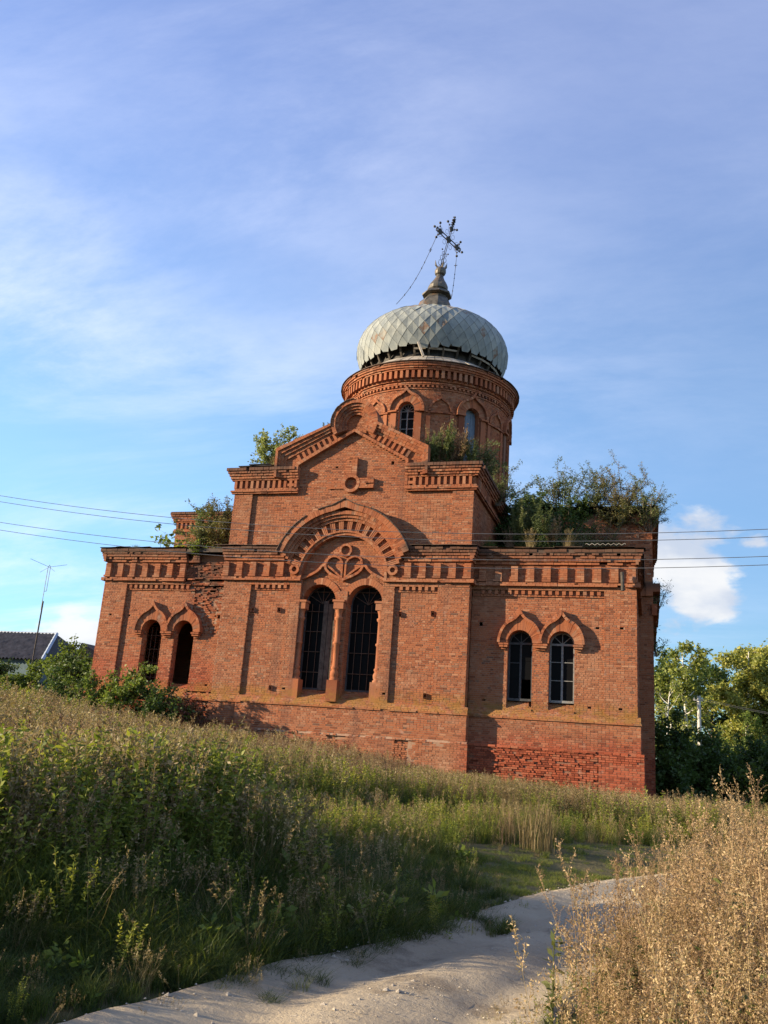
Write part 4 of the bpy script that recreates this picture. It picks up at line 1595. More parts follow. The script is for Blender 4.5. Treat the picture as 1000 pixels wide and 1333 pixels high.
# timber windows of the right corner, dark voids on the left
def small_window(cx, mat, light):
    y0 = YB + PD + 0.24
    mf = Fp(y0)
    w, zb = WR - 0.005, 3.02
    fo = MB()
    fw = 0.055
    for s2 in (-1, 1):
        a, b = sorted((cx + s2 * w, cx + s2 * (w - fw)))
        fo.prism(mf, [(a, zb), (b, zb), (b, WZ), (a, WZ)], -0.06, 0.02)
    fo.prism(mf, [(cx - w, zb), (cx + w, zb), (cx + w, zb + .08), (cx - w, zb + .08)], -0.06, 0.04)
    band(fo, mf, arc_pts(cx, WZ, w - fw, 0, PI, 16), arc_pts(cx, WZ, w, 0, PI, 16), -0.06, 0.02, 0.0, 0)
    win = fo.build('window', mat, church)
    mu = MB()
    mu.prism(mf, [(cx - .035, zb + .08), (cx + .035, zb + .08), (cx + .035, WZ - .03), (cx - .035, WZ - .03)], -0.05, 0.012)
    mu.prism(mf, [(cx - w + fw, WZ - .03), (cx + w - fw, WZ - .03), (cx + w - fw, WZ + .04), (cx - w + fw, WZ + .04)], -0.05, 0.016)
    rows = (3.75, 4.37) if light else (4.3,)
    for z in rows:
        segs = [(cx - w + fw, cx - .036), (cx + .036, cx + w - fw)] if light else [(cx - w + fw, cx - .036)]
        for a, b in segs:
            mu.prism(mf, [(a, z), (b, z), (b, z + .025), (a, z + .025)], -0.045, 0.004)
    for k in range(1, 4):
        a = PI * k / 4
        d = Vector((math.cos(a), math.sin(a)))
        q = Vector((-d.y, d.x)) * 0.014
        p0, p1 = Vector((cx, WZ + .02)) + d * 0.02, Vector((cx, WZ)) + d * (w - fw)
        mu.prism(mf, [tuple(p0 - q), tuple(p1 - q), tuple(p1 + q), tuple(p0 + q)], -0.045, 0.004)
    mu.build('glazing_bars', mat, win)
    xs = [(cx - w + fw, cx - .035), (cx + .035, cx + w - fw)]
    zs = [zb + .08, 3.76, 4.38, WZ - .03]
    for i, (a, b) in enumerate(xs):
        for j in range(3):
            if not light and (i, j) == (1, 0):
                continue
            g1 = MB()
            g1.prism(mf, [(a - .01, zs[j]), (b + .01, zs[j]), (b + .01, zs[j + 1] + .012), (a - .01, zs[j + 1] + .012)], -0.034, -0.028, True)
            g1.build('pane', M['glass'], win)
    for k in range(4):
        a0, a1 = PI * k / 4, PI * (k + 1) / 4
        g1 = MB()
        g1.prism(mf, [(cx, WZ + .03)] + arc_pts(cx, WZ + .005, w - fw + .01, a0, a1, 5), -0.034, -0.028, True)
        g1.build('pane', M['glass'], win)


small_window(WIN_U[0], M['darkframe'], False)
small_window(WIN_U[1], M['frame'], True)
# remains of bars in the open left window
gb = MB()
for k in range(4):
    x = -WIN_U[1] - 0.3 + 0.2 * k
    gb.tube([(x, 1.0, 2.9), (x, 1.0, 5.2)], 0.012, 4)
for k in range(4):
    gb.tube([(-WIN_U[1] - 0.42, 1.0, 3.2 + .55 * k), (-WIN_U[1] + 0.42, 1.0, 3.2 + .55 * k)], 0.014, 4)
gb.build('window_grille', M['rustiron'], church)

# ---- roofs of the corner blocks, with ragged iron edges
for sg in (-1, 1):
    rf = MB()
    a, b = sorted((sg * 4.8, sg * (BX + .25)))
    rf.poly([(a, YB - .25, 8.25), (b, YB - .25, 8.25), (b, 6.2, 8.62), (a, 6.2, 8.62), (a, YB - .25, 8.1), (b, YB - .25, 8.1), (b, 6.2, 8.1), (a, 6.2, 8.1)],
            [(0, 1, 2, 3), (0, 4, 5, 1), (1, 5, 6, 2), (2, 6, 7, 3), (3, 7, 4, 0)])
    x = a
    while x < b - 0.1:
        w = rr.uniform(0.5, 1.1)
        if sg < 0 and -6.6 < x < -5.0:
            w = 0.5
            x += w
            continue
        dz = rr.uniform(0.0, 0.06)
        rf.poly([(x, YB - .36 + rr.uniform(0, .08), 8.245 + dz), (min(x + w, b + .06), YB - .36 + rr.uniform(0, .08), 8.245 + rr.uniform(0, .07)), (min(x + w, b + .06), YB + .6, 8.36), (x, YB + .6, 8.35),
                 (x, YB - .36, 8.265 + dz), (min(x + w, b + .06), YB - .36, 8.27 + dz), (min(x + w, b + .06), YB + .6, 8.38), (x, YB + .6, 8.37)],
                [(0, 3, 2, 1), (4, 5, 6, 7), (0, 1, 5, 4), (1, 2, 6, 5), (2, 3, 7, 6), (3, 0, 4, 7)])
        x += w
    rf.build('roof', M['rust'], church)
# corrugated scrap lying on the right roof edge, and the spout
cg = MB()
for i in range(30):
    x0 = 8.75 + i * 0.045
    z0 = 8.40 + 0.03 * math.sin(i * PI / 2)
    z1 = 8.40 + 0.03 * math.sin((i + 1) * PI / 2)
    cg.poly([(x0, 0.25, z0 + .02), (x0 + .045, 0.25, z1 + .02), (x0 + .045, 1.2, z1 + 0.22), (x0, 1.2, z0 + 0.22), (x0, 0.25, z0 + .035), (x0 + .045, 0.25, z1 + .035), (x0 + .045, 1.2, z1 + 0.235), (x0, 1.2, z0 + 0.235)],
            [(0, 3, 2, 1), (4, 5, 6, 7), (0, 1, 5, 4), (2, 3, 7, 6)])
sc_ = cg.build('corrugated_sheet', noisy_mat('asbestos_sheet', (0.24, 0.22, 0.19), (0.36, 0.33, 0.28), 4, 0.9))
tag(sc_, 'short scrap of corrugated grey sheet lying on the right roof edge', 'roof sheet')
sp_ = MB()
sp_.tube([(9.98, 0.12, 7.42), (10.0, 0.10, 6.78)], 0.06, 10)
sp_.build('drain_spout', M['darkwood'], church)

# ---- side arms behind the corner blocks
AW = Wall('arm_wall')
for sg in (-1, 1):
    iv = tuple(sorted((sg * 4.8, sg * 11.0)))
    AW.field(Fp(6.2), 8.3, 11.1, (lambda t: (lambda z: [t]))(iv), seed=80 + sg, erode=(lambda u, z: max(0, 0.03 * math.sin(u * 3 + z * 5))) if sg > 0 else None)
    iv2 = tuple(sorted((sg * BX, sg * 11.0)))
    AW.field(Fp(6.2), -0.7, 8.3, (lambda t: (lambda z: [t]))(iv2), seed=82 + sg)
    AW.field(Sx(sg * 11.0, sg), 0.0, 11.1, const(6.2, 15.8), seed=84 + sg)
    a, b = sorted((sg * 4.6, sg * 10.9))
    AW.mo.box(a, b, 6.3, 6.6, 0.0, 11.2, 1)
    AW.mo.box(a, b, 15.5, 15.8, 0.0, 11.2, 1)
    c0, c1 = sorted((sg * 10.6, sg * 10.9))
    AW.mo.box(c0, c1, 6.3, 15.8, 0.0, 11.2, 1)
    c0, c1 = sorted((sg * 4.8, sg * BX))
    AW.mo.box(c0, c1, 15.8, 21.5, 0.0, 8.2, 1)
AW.mo.box(-4.8, 4.8, 21.6, 22.0, 0.0, 11.4, 1)
AW.mo.box(-4.8, -4.6, 15.8, 22.0, 0.0, 11.4, 1)
AW.mo.box(4.6, 4.8, 15.8, 22.0, 0.0, 11.4, 1)
# pier on the far right corner of the arm, running the full height
AW.done()
upper_cornice(Fp(6.2), -11.0, -4.8, 1, 0)
upper_cornice(Sx(11.0, 1), 6.2, 15.8, 0, 0)
copies(dn2, 'dentil', church, [(-10.9 + 0.235 * i, 6.2, 10.61) for i in range(12)])
# end cornice of the lower wall seen past the right corner
ec = MB()
brick_row(ec, Fp(6.2), BX, 11.0, 7.72, 8.24, 0.14, -.05, rr, 0.255)
ec.build('cornice', M['brick'], church)
ec = MB()
brick_row(ec, Sx(11.0, 1), 6.1, 15.8, 7.9, 8.24, 0.28, -.05, rr, 0.255)
ec.build('cornice', M['brick'], church)
ec = MB()
brick_row(ec, Sx(11.0, 1), 6.1, 15.8, 6.95, 7.4, 0.16, -.05, rr, 0.255)
ec.build('belt_course', M['brick'], church)

# roofs of the arms
ro = MB()
ro.poly([(-4.9, 0.3, 11.43), (4.9, 0.3, 11.43), (4.9, 8, 11.5), (-4.9, 8, 11.5), (-2.6, 1.0, 12.0), (2.6, 1.0, 12.0), (0, 1.0, 13.0), (-2.6, 8, 12.0), (2.6, 8, 12.0), (0, 8, 13.0)],
        [(0, 1, 5, 4), (1, 2, 8, 5), (0, 4, 7, 3), (5, 8, 9, 6), (4, 6, 9, 7), (4, 5, 6)])
ro.poly([(4.7, 5.95, 11.43), (11.25, 5.95, 11.43), (11.25, 16, 11.43), (4.7, 16, 11.43), (4.7, 11, 12.4), (11.25, 11, 12.4)], [(0, 1, 5, 4), (2, 3, 4, 5), (1, 2, 5)])
ro.poly([(-11.25, 5.95, 11.43), (-4.7, 5.95, 11.43), (-4.7, 16, 11.43), (-11.25, 16, 11.43), (-4.7, 11, 12.4), (-11.25, 11, 12.4)], [(0, 1, 4, 5), (2, 3, 5, 4), (3, 0, 5)])
ro.box(-4.9, 4.9, 14, 22.2, 11.41, 11.5)
ro.build('roof', M['rust'], church)
sl = MB()
for i, (x0, x1, z) in enumerate(((-4.65, -3.3, 11.47), (-4.2, -3.4, 11.53))):
    sl.poly([(x0, -0.25, z), (x1, -0.1, z + .06), (x1, 0.6, z + .16), (x0, 0.6, z + .02), (x0, -0.25, z + .03), (x1, -0.1, z + .09), (x1, 0.6, z + .19), (x0, 0.6, z + .05)],
            [(0, 3, 2, 1), (4, 5, 6, 7), (0, 1, 5, 4), (1, 2, 6, 5), (2, 3, 7, 6), (3, 0, 4, 7)])
for i in range(3):                        # loose strips lying on the left rake
    a = Vector((-2.2 + 0.5 * i, 0.0, 12.58 + .22 * i))
    sl.tube([a, a + Vector((0.9, 0.1, 0.46))], 0.03, 4)
sl.build('roof_flashing', M['black'], church)

# ---- drum
DRR = 4.12
DC = Cy(DRR)
deg = lambda a: R_(a) * DRR
DWH, DWZ, DWB = 0.385, 16.58, 14.2
DR_ = Wall('drum', 'round brick drum with arched windows')


def drum_iv(z):
    hs = []
    for a in (-90, -45, 0, 45, 90):
        u = deg(a)
        if DWB < z < DWZ:
            hs.append((u - DWH, u + DWH))
        elif DWZ <= z < DWZ + DWH:
            h = math.sqrt(DWH ** 2 - (z - DWZ) ** 2)
            hs.append((u - h, u + h))
    return sub_iv([(deg(-115), deg(115))], hs)


DR_.field(DC, 11.6, 18.05, drum_iv, seed=90)
DR_.mo.lathe([(3.6, 11.4), (3.6, 18.8)], 0, 11, 48, 0, 2 * PI, 0, 1)
DR_.mo.lathe([(4.0, 11.4), (4.0, 18.8)], 0, 11, 30, R_(116), R_(244), 0, 1)
DR_.mo.box(-4.4, 4.4, 6.6, 15.4, 11.3, 11.9, 1)
dro = DR_.done()
for a in (-90, -45, 0, 45, 90):
    u = deg(a)
    rv = MB()
    for s2 in (-1, 1):
        rv.poly([DC(u + s2 * DWH, DWB, 0), DC(u + s2 * DWH, DWZ, 0), DC(u + s2 * DWH, DWZ, -.45), DC(u + s2 * DWH, DWB, -.45)], [(0, 1, 2, 3)])
    P = arc_pts(u, DWZ, DWH, 0, PI, 12)
    for i in range(12):
        rv.poly([DC(P[i][0], P[i][1], 0), DC(P[i + 1][0], P[i + 1][1], 0), DC(P[i + 1][0], P[i + 1][1], -.45), DC(P[i][0], P[i][1], -.45)], [(3, 2, 1, 0)])
    rv.build('window_reveal', M['brick'], dro)
    hb = MB()
    O = resample(ogee(u, DWZ - .05, 0.80, 17.58), 30)
    band(hb, DC, arc_pts(u, DWZ, DWH, PI, 0, 30)[::-1], O[::-1], -0.03, 0.07, 0.05, 0.004)
    band(hb, DC, offset_path(O, -0.05)[::-1], offset_path(O, 0.06)[::-1], -0.03, 0.20, 0.04, 0.006)
    for s2 in (-1, 1):
        brick_row(hb, DC, u + s2 * 0.64 - .22, u + s2 * 0.64 + .22, DWZ - 0.14, DWZ - 0.06, 0.20, -.03, rr, 0.2)
        brick_row(hb, DC, u + s2 * 0.60 - .14, u + s2 * 0.60 + .14, 14.0, DWZ - 0.14, 0.10, -.03, rr, 0.28)
    hb.build('window_hood', M['brick'], dro)
    wn = MB()
    n0 = -0.26
    if a == 0 or a == -45:
        for s2 in (-1, 1):
            p, q = sorted((u + s2 * DWH, u + s2 * (DWH - .05)))
            wn.prism(DC, [(p, DWB), (q, DWB), (q, DWZ), (p, DWZ)], n0 - .05, n0 + .02)
        band(wn, DC, arc_pts(u, DWZ, DWH - .05, 0, PI, 12), arc_pts(u, DWZ, DWH, 0, PI, 12), n0 - .05, n0 + .02, 0, 0)
        for w_ in (-.01,):
            wn.prism(DC, [(u - .03, DWB), (u + .03, DWB), (u + .03, DWZ), (u - .03, DWZ)], n0 - .04, n0 + .015)
        for z in (14.7, 15.2, 15.7, 16.2, DWZ):
            wn.prism(DC, [(u - DWH, z - .018), (u + DWH, z - .018), (u + DWH, z + .018), (u - DWH, z + .018)], n0 - .04, n0 + .01)
        for k in range(1, 6):
            t = PI * k / 6
            d = Vector((math.cos(t), math.sin(t)))
            q = Vector((-d.y, d.x)) * 0.013
            p0, p1 = Vector((u, DWZ)) + d * .03, Vector((u, DWZ)) + d * (DWH - .03)
            wn.prism(DC, [tuple(p0 - q), tuple(p1 - q), tuple(p1 + q), tuple(p0 + q)], n0 - .03, n0 + .01)
        w_ = wn.build('window', M['frame'], dro)
        w_['label'] = 'arched drum window with pale glazing bars'
        gp = MB()
        gp.prism(DC, [(u - DWH, DWB), (u + DWH, DWB)] + arc_pts(u, DWZ, DWH, 0, PI, 14), n0 - .06, n0 - .045, True)
        gp.build('window_glass', M['glass'], dro)
    else:
        for k in range(5):
            p, q = u - DWH + 2 * DWH * k / 5 + .006, u - DWH + 2 * DWH * (k + 1) / 5 - .006
            zt = DWZ + math.sqrt(max(0, DWH ** 2 - min(abs(p - u), abs(q - u)) ** 2)) - .01
            wn.prism(DC, [(p, DWB), (q, DWB), (q, zt), (p, zt)], n0 - .05, n0 + rr.uniform(0, .02))
        wn.prism(DC, [(u - DWH, 15.4), (u + DWH, 15.4), (u + DWH, 15.5), (u - DWH, 15.5)], n0 - .05, n0 + .05)
        w_ = wn.build('window', M['bluemetal'], dro)
        w_['label'] = 'arched drum window closed with blue grey boards'
# blind arches between
for a in (-67.5, -22.5, 22.5, 67.5):
    u = deg(a)
    bb = MB()
    O = resample(ogee(u, 16.52, 0.56, 17.32), 26)
    band(bb, DC, offset_path(O, -0.09)[::-1], O[::-1], -0.03, 0.09, 0.05, 0.005)
    for s2 in (-1, 1):
        brick_row(bb, DC, u + s2 * 0.56 - .1, u + s2 * 0.56 + .1, 13.6, 16.4, 0.05, -.03, rr, 0.2, 0.004)
    brick_row(bb, DC, u - 0.7, u + 0.7, 16.42, 16.5, 0.09, -.03, rr)
    bb.build('blind_arch', M['brick'], dro)
# drum cornice
co = MB()


def ring_row(mb, z0, z1, Rr, pitch=0.13, a0=-118, a1=118, jit=0.005):
    brick_row(mb, DC, deg(a0), deg(a1), z0, z1, Rr - DRR, -0.2, rr, pitch, jit)


ring_row(co, 17.60, 17.66, DRR + .04, 0.13)
ring_row(co, 17.80, 17.86, DRR + .09, 0.2)
ring_row(co, 17.86, 17.93, DRR + .12, 0.2)
ring_row(co, 18.02, 18.12, DRR + .10, 0.2)
ring_row(co, 18.50, 18.58, DRR + .30, 0.2)
ring_row(co, 18.58, 18.68, DRR + .36, 0.2)
ring_row(co, 18.68, 18.78, DRR + .42, 0.2)
ring_row(co, 18.78, 18.86, DRR + .46, 0.2)
co.build('cornice', M['brick'], dro)
bck = MB()
brick_field(bck, bck, Cy(DRR + .06), 18.0, 18.6, const(R_(-117) * (DRR + .06), R_(117) * (DRR + .06)), seed=95)
bck.build('frieze', M['brick'], dro)
d3 = MB()
d3.prism(lambda u, z, n: (u, -n, z), [(-.07, 0), (.07, 0), (.07, .4), (-.07, .4)], -0.02, 0.22, True)
d3m = d3.mesh('dentil', M['brick'])
ND = 96
for i in range(ND):
    a = 2 * PI * i / ND
    aa = (a + PI) % (2 * PI) - PI
    if abs(aa) < R_(112):
        link('dentil', d3m, dro, ((DRR + .05) * math.sin(a), 11 - (DRR + .05) * math.cos(a), 18.11), (0, 0, a))
d4 = MB()
d4.prism(lambda u, z, n: (u, -n, z), [(-.05, 0), (.05, 0), (.05, .1), (-.05, .1)], -0.02, 0.09, True)
d4m = d4.mesh('dentil', M['brick'])
for i in range(120):
    a = 2 * PI * (i + .5) / 120
    aa = (a + PI) % (2 * PI) - PI
    if abs(aa) < R_(100):
        link('dentil', d4m, dro, (DRR * math.sin(a), 11 - DRR * math.cos(a), 17.69), (0, 0, a))
ce = MB()
ce.lathe([(4.4, 18.865), (4.64, 18.865), (4.64, 18.90), (4.3, 18.96)], 0, 11, 96, 0, 2 * PI, 0.006)
ce.build('roof_flashing', M['rust'], dro)

# ---- dome
dome = MB()
PROF = [(3.28, 19.55), (3.57, 19.95), (3.84, 20.5), (3.98, 21.05), (3.96, 21.45), (3.80, 21.92), (3.49, 22.33), (3.07, 22.66), (2.45, 22.90), (1.65, 23.05), (0.95, 23.12), (0.3, 23.15)]


def prof_at():
    P = [Vector(p) for p in PROF]
    d = [0]
    for i in range(1, len(P)):
        d.append(d[-1] + (P[i] - P[i - 1]).length)
    return d


PDL = prof_at()


def pr(s):
    s = max(0, min(PDL[-1] - 1e-6, s))
    for i in range(1, len(PDL)):
        if s <= PDL[i]:
            f = (s - PDL[i - 1]) / (PDL[i] - PDL[i - 1])
            # smooth the profile a little with Catmull-Rom
            p0, p1, p2, p3 = (Vector(PROF[max(0, min(len(PROF) - 1, j))]) for j in (i - 2, i - 1, i, i + 1))
            q = 0.5 * ((2 * p1) + (p2 - p0) * f + (2 * p0 - 5 * p1 + 4 * p2 - p3) * f * f + (3 * p1 - p0 - 3 * p2 + p3) * f ** 3)
            return q.x, q.y


def dpt(ang, s, out=0.0):
    r, z = pr(s)
    r2, z2 = pr(s + 0.02)
    r1, z1 = pr(s - 0.02)
    t = Vector((r2 - r1, z2 - z1))
    t.normalize()
    nr = Vector((t.y, -t.x))
    rr_ = r + nr.x * out
    return (rr_ * math.sin(ang), 11 - rr_ * math.cos(ang), z + nr.y * out)


S0 = 0.80                                # the sheet metal starts here; below it the laths show
inner = [(pr(S0 + (PDL[-1] - S0) * i / 24)) for i in range(25)]
dome.lathe([(r - 0.05, z - 0.03) for r, z in inner], 0, 11, 64)
dome_o = dome.build('dome', M['darkmetal'], church)
dome_o['label'] = 'low onion dome clad in pale diamond sheets, its lower edge torn open'
NCOL = 44
ROWS = 16
SH = (PDL[-1] - S0) / (ROWS + 0.2)
cnt = 0
rest = MB()
CAMA = math.atan2(10.8, 40.5)            # bearing of the viewer's side of the dome
for j in range(ROWS):
    s0 = S0 + j * SH - SH * 0.9
    for i in range(NCOL):
        ang = 2 * PI * (i + 0.5 * (j % 2)) / NCOL
        da = PI / NCOL * 0.955
        lo, hi, mid_ = max(s0, S0 - rnd.uniform(0.05, 0.3) if j < 2 else s0), s0 + 2 * SH * 0.99, s0 + SH
        if j == 0:
            lo = S0 - rnd.uniform(0.0, 0.22)
        lift = 0.012 + rnd.uniform(0, 0.010) + (0.03 if rnd.random() < 0.06 else 0)
        if j == 0:
            pts = [dpt(ang - da * .7, lo + rnd.uniform(-.05, .05), lift), dpt(ang + da * .7, lo + rnd.uniform(-.05, .05), lift), dpt(ang + da, max(mid_, lo + .1), lift * .6), dpt(ang, hi, 0.004), dpt(ang - da, max(mid_, lo + .1), lift * .6)]
            pb = [dpt(ang - da * .7, lo, lift - .02), dpt(ang + da * .7, lo, lift - .02)]
            vs, fs = pts + pb, [(0, 1, 2, 3, 4), (0, 5, 6, 1)]
        else:
            pts = [dpt(ang, lo, lift), dpt(ang + da, mid_, lift * .6), dpt(ang, hi, 0.002), dpt(ang - da, mid_, lift * .6)]
            pb = [dpt(ang, lo, lift - .014), dpt(ang + da, mid_, lift * .6 - .022), dpt(ang - da, mid_, lift * .6 - .022)]
            vs, fs = pts + pb, [(0, 1, 2, 3), (0, 4, 5, 1), (0, 3, 6, 4)]
        rel = (ang - CAMA + PI) % (2 * PI) - PI
        rusty = rnd.random() < (0.8 if j >= 11 else 0.4 if j >= 7 else 0.08)
        if abs(rel) < R_(100) and cnt < 300 and j < 15:
            b_ = MB()
            b_.poly(vs, fs)
            o = b_.build('shingle', M['zincrust' if rusty else 'zinc'], dome_o)
            cnt += 1
        else:
            rest.poly(vs, fs, 1 if rusty else 0)
tag(rest.build('shingle_cladding', [M['zinc'], M['zincrust']], dome_o), kind='stuff')
# eave: board ring, laths, uprights
eb = MB()
NB_ = 64
for i in range(NB_):
    a0, a1 = 2 * PI * i / NB_ + .004, 2 * PI * (i + 1) / NB_ - .004
    r0, z0, r1, z1 = 4.42 + rnd.uniform(-.04, .03), 18.97, 3.45, 19.62
    f = lambda r, a, z: (r * math.sin(a), 11 - r * math.cos(a), z)
    eb.poly([f(r0, a0, z0), f(r0, a1, z0), f(r1, a1, z1), f(r1, a0, z1), f(r0, a0, z0 + .03), f(r0, a1, z0 + .03), f(r1, a1, z1 + .03), f(r1, a0, z1 + .03)],
            [(0, 1, 5, 4), (4, 5, 6, 7), (1, 2, 6, 5), (3, 0, 4, 7)])
eb.build('eave_boards', M['wood'], dome_o)
eb = MB()
eb.lathe([(3.3, 19.3), (3.15, 20.7)], 0, 11, 48)
eb.build('dome_core', M['black'], dome_o)
for i in range(30):
    a = 2 * PI * i / 30
    rel = (a - CAMA + PI) % (2 * PI) - PI
    if abs(rel) > R_(105):
        continue
    lb = MB()
    pts = [dpt(a, s, -0.10) for s in (0.0, 0.35, 0.7, 1.05)]
    for q in range(3):
        p0, p1 = Vector(pts[q]), Vector(pts[q + 1])
        t = Vector((math.cos(a), math.sin(a), 0)) * 0.05
        o_ = Vector((math.sin(a), -math.cos(a), 0)) * 0.12
        lb.poly([tuple(p0 - t), tuple(p0 + t), tuple(p1 + t), tuple(p1 - t), tuple(p0 - t - o_), tuple(p0 + t - o_), tuple(p1 + t - o_), tuple(p1 - t - o_)],
                [(0, 1, 2, 3), (1, 5, 6, 2), (0, 3, 7, 4)])
    lb.build('dome_rib', M['darkwood'], dome_o)
lt = MB()
for s_, o_ in ((0.12, -0.03), (0.55, -0.05)):
    k = 0
    while k < 60:
        if rnd.random() < 0.62:
            a0, a1 = 2 * PI * k / 60, 2 * PI * (k + rnd.uniform(1.5, 2.4)) / 60
            w = 0.05
            P = [dpt(a0, s_ - w, o_), dpt(a1, s_ - w + rnd.uniform(-.03, .03), o_), dpt(a1, s_ + w, o_), dpt(a0, s_ + w, o_)]
            Q = [dpt(a0, s_ - w, o_ - .04), dpt(a1, s_ - w, o_ - .04)]
            lt = MB()
            lt.poly(P + Q, [(0, 1, 2, 3), (0, 4, 5, 1)])
            lt.build('lath', M['wood'], dome_o)
        k += 2
fb = MB()
fb.tube([dpt(R_(4), 0.85, 0.06), (4.02 * math.sin(R_(9)), 11 - 4.02 * math.cos(R_(9)), 19.35)], 0.07, 4)
fb.build('fallen_lath', M['wood'], dome_o)

# ---- finial, slightly leaning
fi = MB()
lean = Vector((0.085, 0.0, 1.0))


def fin_ring(prof, sides, jit=0.0):
    b = len(fi.v)
    for r, z in prof:
        c = lean * (z - 24.1)
        for k in range(sides):
            w = 2 * PI * (k + .5) / sides
            q = r * (1 + rnd.uniform(-jit, jit))
            fi.v.append((c.x + q * math.sin(w), 11 - q * math.cos(w), z))
    for i in range(len(prof) - 1):
        for k in range(sides):
            k2 = (k + 1) % sides
            fi.f.append((b + i * sides + k, b + i * sides + k2, b + (i + 1) * sides + k2, b + (i + 1) * sides + k))
            fi.mi.append(0)


fin_ring([(1.16, 22.95), (1.05, 23.5), (0.95, 24.1), (0.82, 24.42), (0.74, 24.50), (0.62, 24.62), (0.56, 24.75), (0.80, 24.80), (0.80, 24.88), (0.66, 25.0), (0.50, 25.06), (0.44, 25.10)], 8, 0.05)
fin_ring([(0.46, 25.05), (0.55, 25.16), (0.54, 25.34), (0.44, 25.56), (0.30, 25.78), (0.21, 25.98), (0.19, 26.06), (0.27, 26.13), (0.31, 26.27), (0.29, 26.41), (0.19, 26.53), (0.12, 26.58), (0.02, 26.62)], 14, 0.02)
for k in range(4):
    w = 2 * PI * k / 4 + 0.6
    c = lean * 2.4
    p0 = Vector((c.x + .12 * math.sin(w), 11 - .12 * math.cos(w), 26.46))
    p1 = Vector((c.x + .3 * math.sin(w), 11 - .3 * math.cos(w), 26.64))
    p2 = Vector((c.x + .34 * math.sin(w), 11 - .34 * math.cos(w), 26.92))
    fi.tube([p0, p1, p2], [0.07, 0.06, 0.012], 4)
finial = fi.build('finial', M['darkmetal'], church, smooth=False)
finial['label'] = 'dented dark metal finial leaning to one side'

# ---- cross with openwork tips
cx_ = MB()
CB = Vector((0.20, 11.0, 26.6))
cup = Vector((0.20, 0.02, 1.0)).normalized()
cbar = Vector((0.42, 0.90, 0.0))
cbar = (cbar - cup * cbar.dot(cup)).normalized()
cn = cbar.cross(cup)


def cp(b, u, n=0.0):
    return CB + cbar * b + cup * u * 1.06 + cn * n


for o_ in (-0.055, 0.055):
    cx_.tube([cp(o_, 0), cp(o_, 2.5)], 0.02, 5)
    cx_.tube([cp(-1.12, 1.62 + o_ * 1.6), cp(1.12, 1.62 + o_ * 1.6)], 0.032, 5)


def plate(b, u, w):
    P = [cp(b - w, u, .03), cp(b, u - w, .03), cp(b + w, u, .03), cp(b, u + w, .03)]
    Q = [cp(b - w, u, -.03), cp(b, u - w, -.03), cp(b + w, u, -.03), cp(b, u + w, -.03)]
    cx_.poly([tuple(v) for v in P + Q], [(0, 1, 2, 3), (7, 6, 5, 4), (0, 4, 5, 1), (1, 5, 6, 2), (2, 6, 7, 3), (3, 7, 4, 0)])


def knob(b, u, r):
    c = cp(b, u)
    cx_.tube([c - cup * r, c - cup * r * .5, c, c + cup * r * .5, c + cup * r], [r * .15, r * .85, r, r * .85, r * .15], 6)


for b, u, w in ((0, 1.62, 0.22), (-0.78, 1.62, 0.20), (0.78, 1.62, 0.20), (0, 2.25, 0.18)):
    plate(b, u, w)
for sg in (-1, 1):
    for du in (-0.42, 0.0, 0.42):
        b1 = 1.28 if du == 0 else 0.95
        cx_.tube([cp(sg * 0.8, 1.62), cp(sg * b1, 1.62 + du)], 0.014, 4)
        knob(sg * b1, 1.62 + du, 0.075)
        knob(sg * (0.8 + (b1 - 0.8) * .6), 1.62 + du * .6, 0.05)
    cx_.tube([cp(0, 2.25), cp(sg * 0.42, 2.45)], 0.014, 4)
    knob(sg * 0.42, 2.45, 0.075)
    knob(sg * 0.25, 2.36, 0.05)
for u, r in ((2.5, 0.06), (2.62, 0.09), (2.78, 0.10), (2.95, 0.065)):
    knob(0, u, r)
    knob(0.1, u - .05, r * .5)
    knob(-0.1, u - .05, r * .5)


def hoop(b, u, r, t=0.014):
    P = [cp(b + r * math.cos(2 * PI * k / 12), u + r * math.sin(2 * PI * k / 12)) for k in range(13)]
    cx_.tube(P, t, 4, cap=False)


for sg in (-1, 1):
    hoop(sg * .15, 0.18, 0.14)
    hoop(sg * .14, 0.48, 0.12)
    hoop(sg * .11, 0.75, 0.09)
    knob(sg * .26, 0.9, 0.05)
    hoop(sg * .28, 1.32, 0.12, 0.010)
    hoop(sg * .28, 1.92, 0.12, 0.010)
    hoop(sg * .78, 1.62, 0.26, 0.010)
hoop(0, 2.25, 0.25, 0.010)
cross_o = cx_.build('cross', M['black'], church)
cross_o['label'] = 'openwork metal cross tilted to the right'
for (b, tgt) in ((-0.95, (-1.75, 9.6, 23.75)), (0.95, (1.05, 10.2, 24.1))):
    ch = MB()
    A, B = cp(b, 1.2), Vector(tgt)
    P = [A.lerp(B, t / 14) + Vector((0, 0, -0.5 * math.sin(PI * t / 14))) for t in range(15)]
    ch.tube(P, 0.013, 4)
    for k in (2, 4, 5, 7, 9, 11):
        c = P[k]
        ch.tube([c - Vector((0, 0, .06)), c, c + Vector((0, 0, .06))], [.008, .032, .008], 4)
    c = P[2]
    ch.tube([c - Vector((.09, 0, 0)), c + Vector((.09, 0, 0))], 0.02, 4)
    ch.tube([c - Vector((0, 0, .12)), c + Vector((0, 0, .12))], 0.02, 4)
    ch.build('chain', M['black'], church)
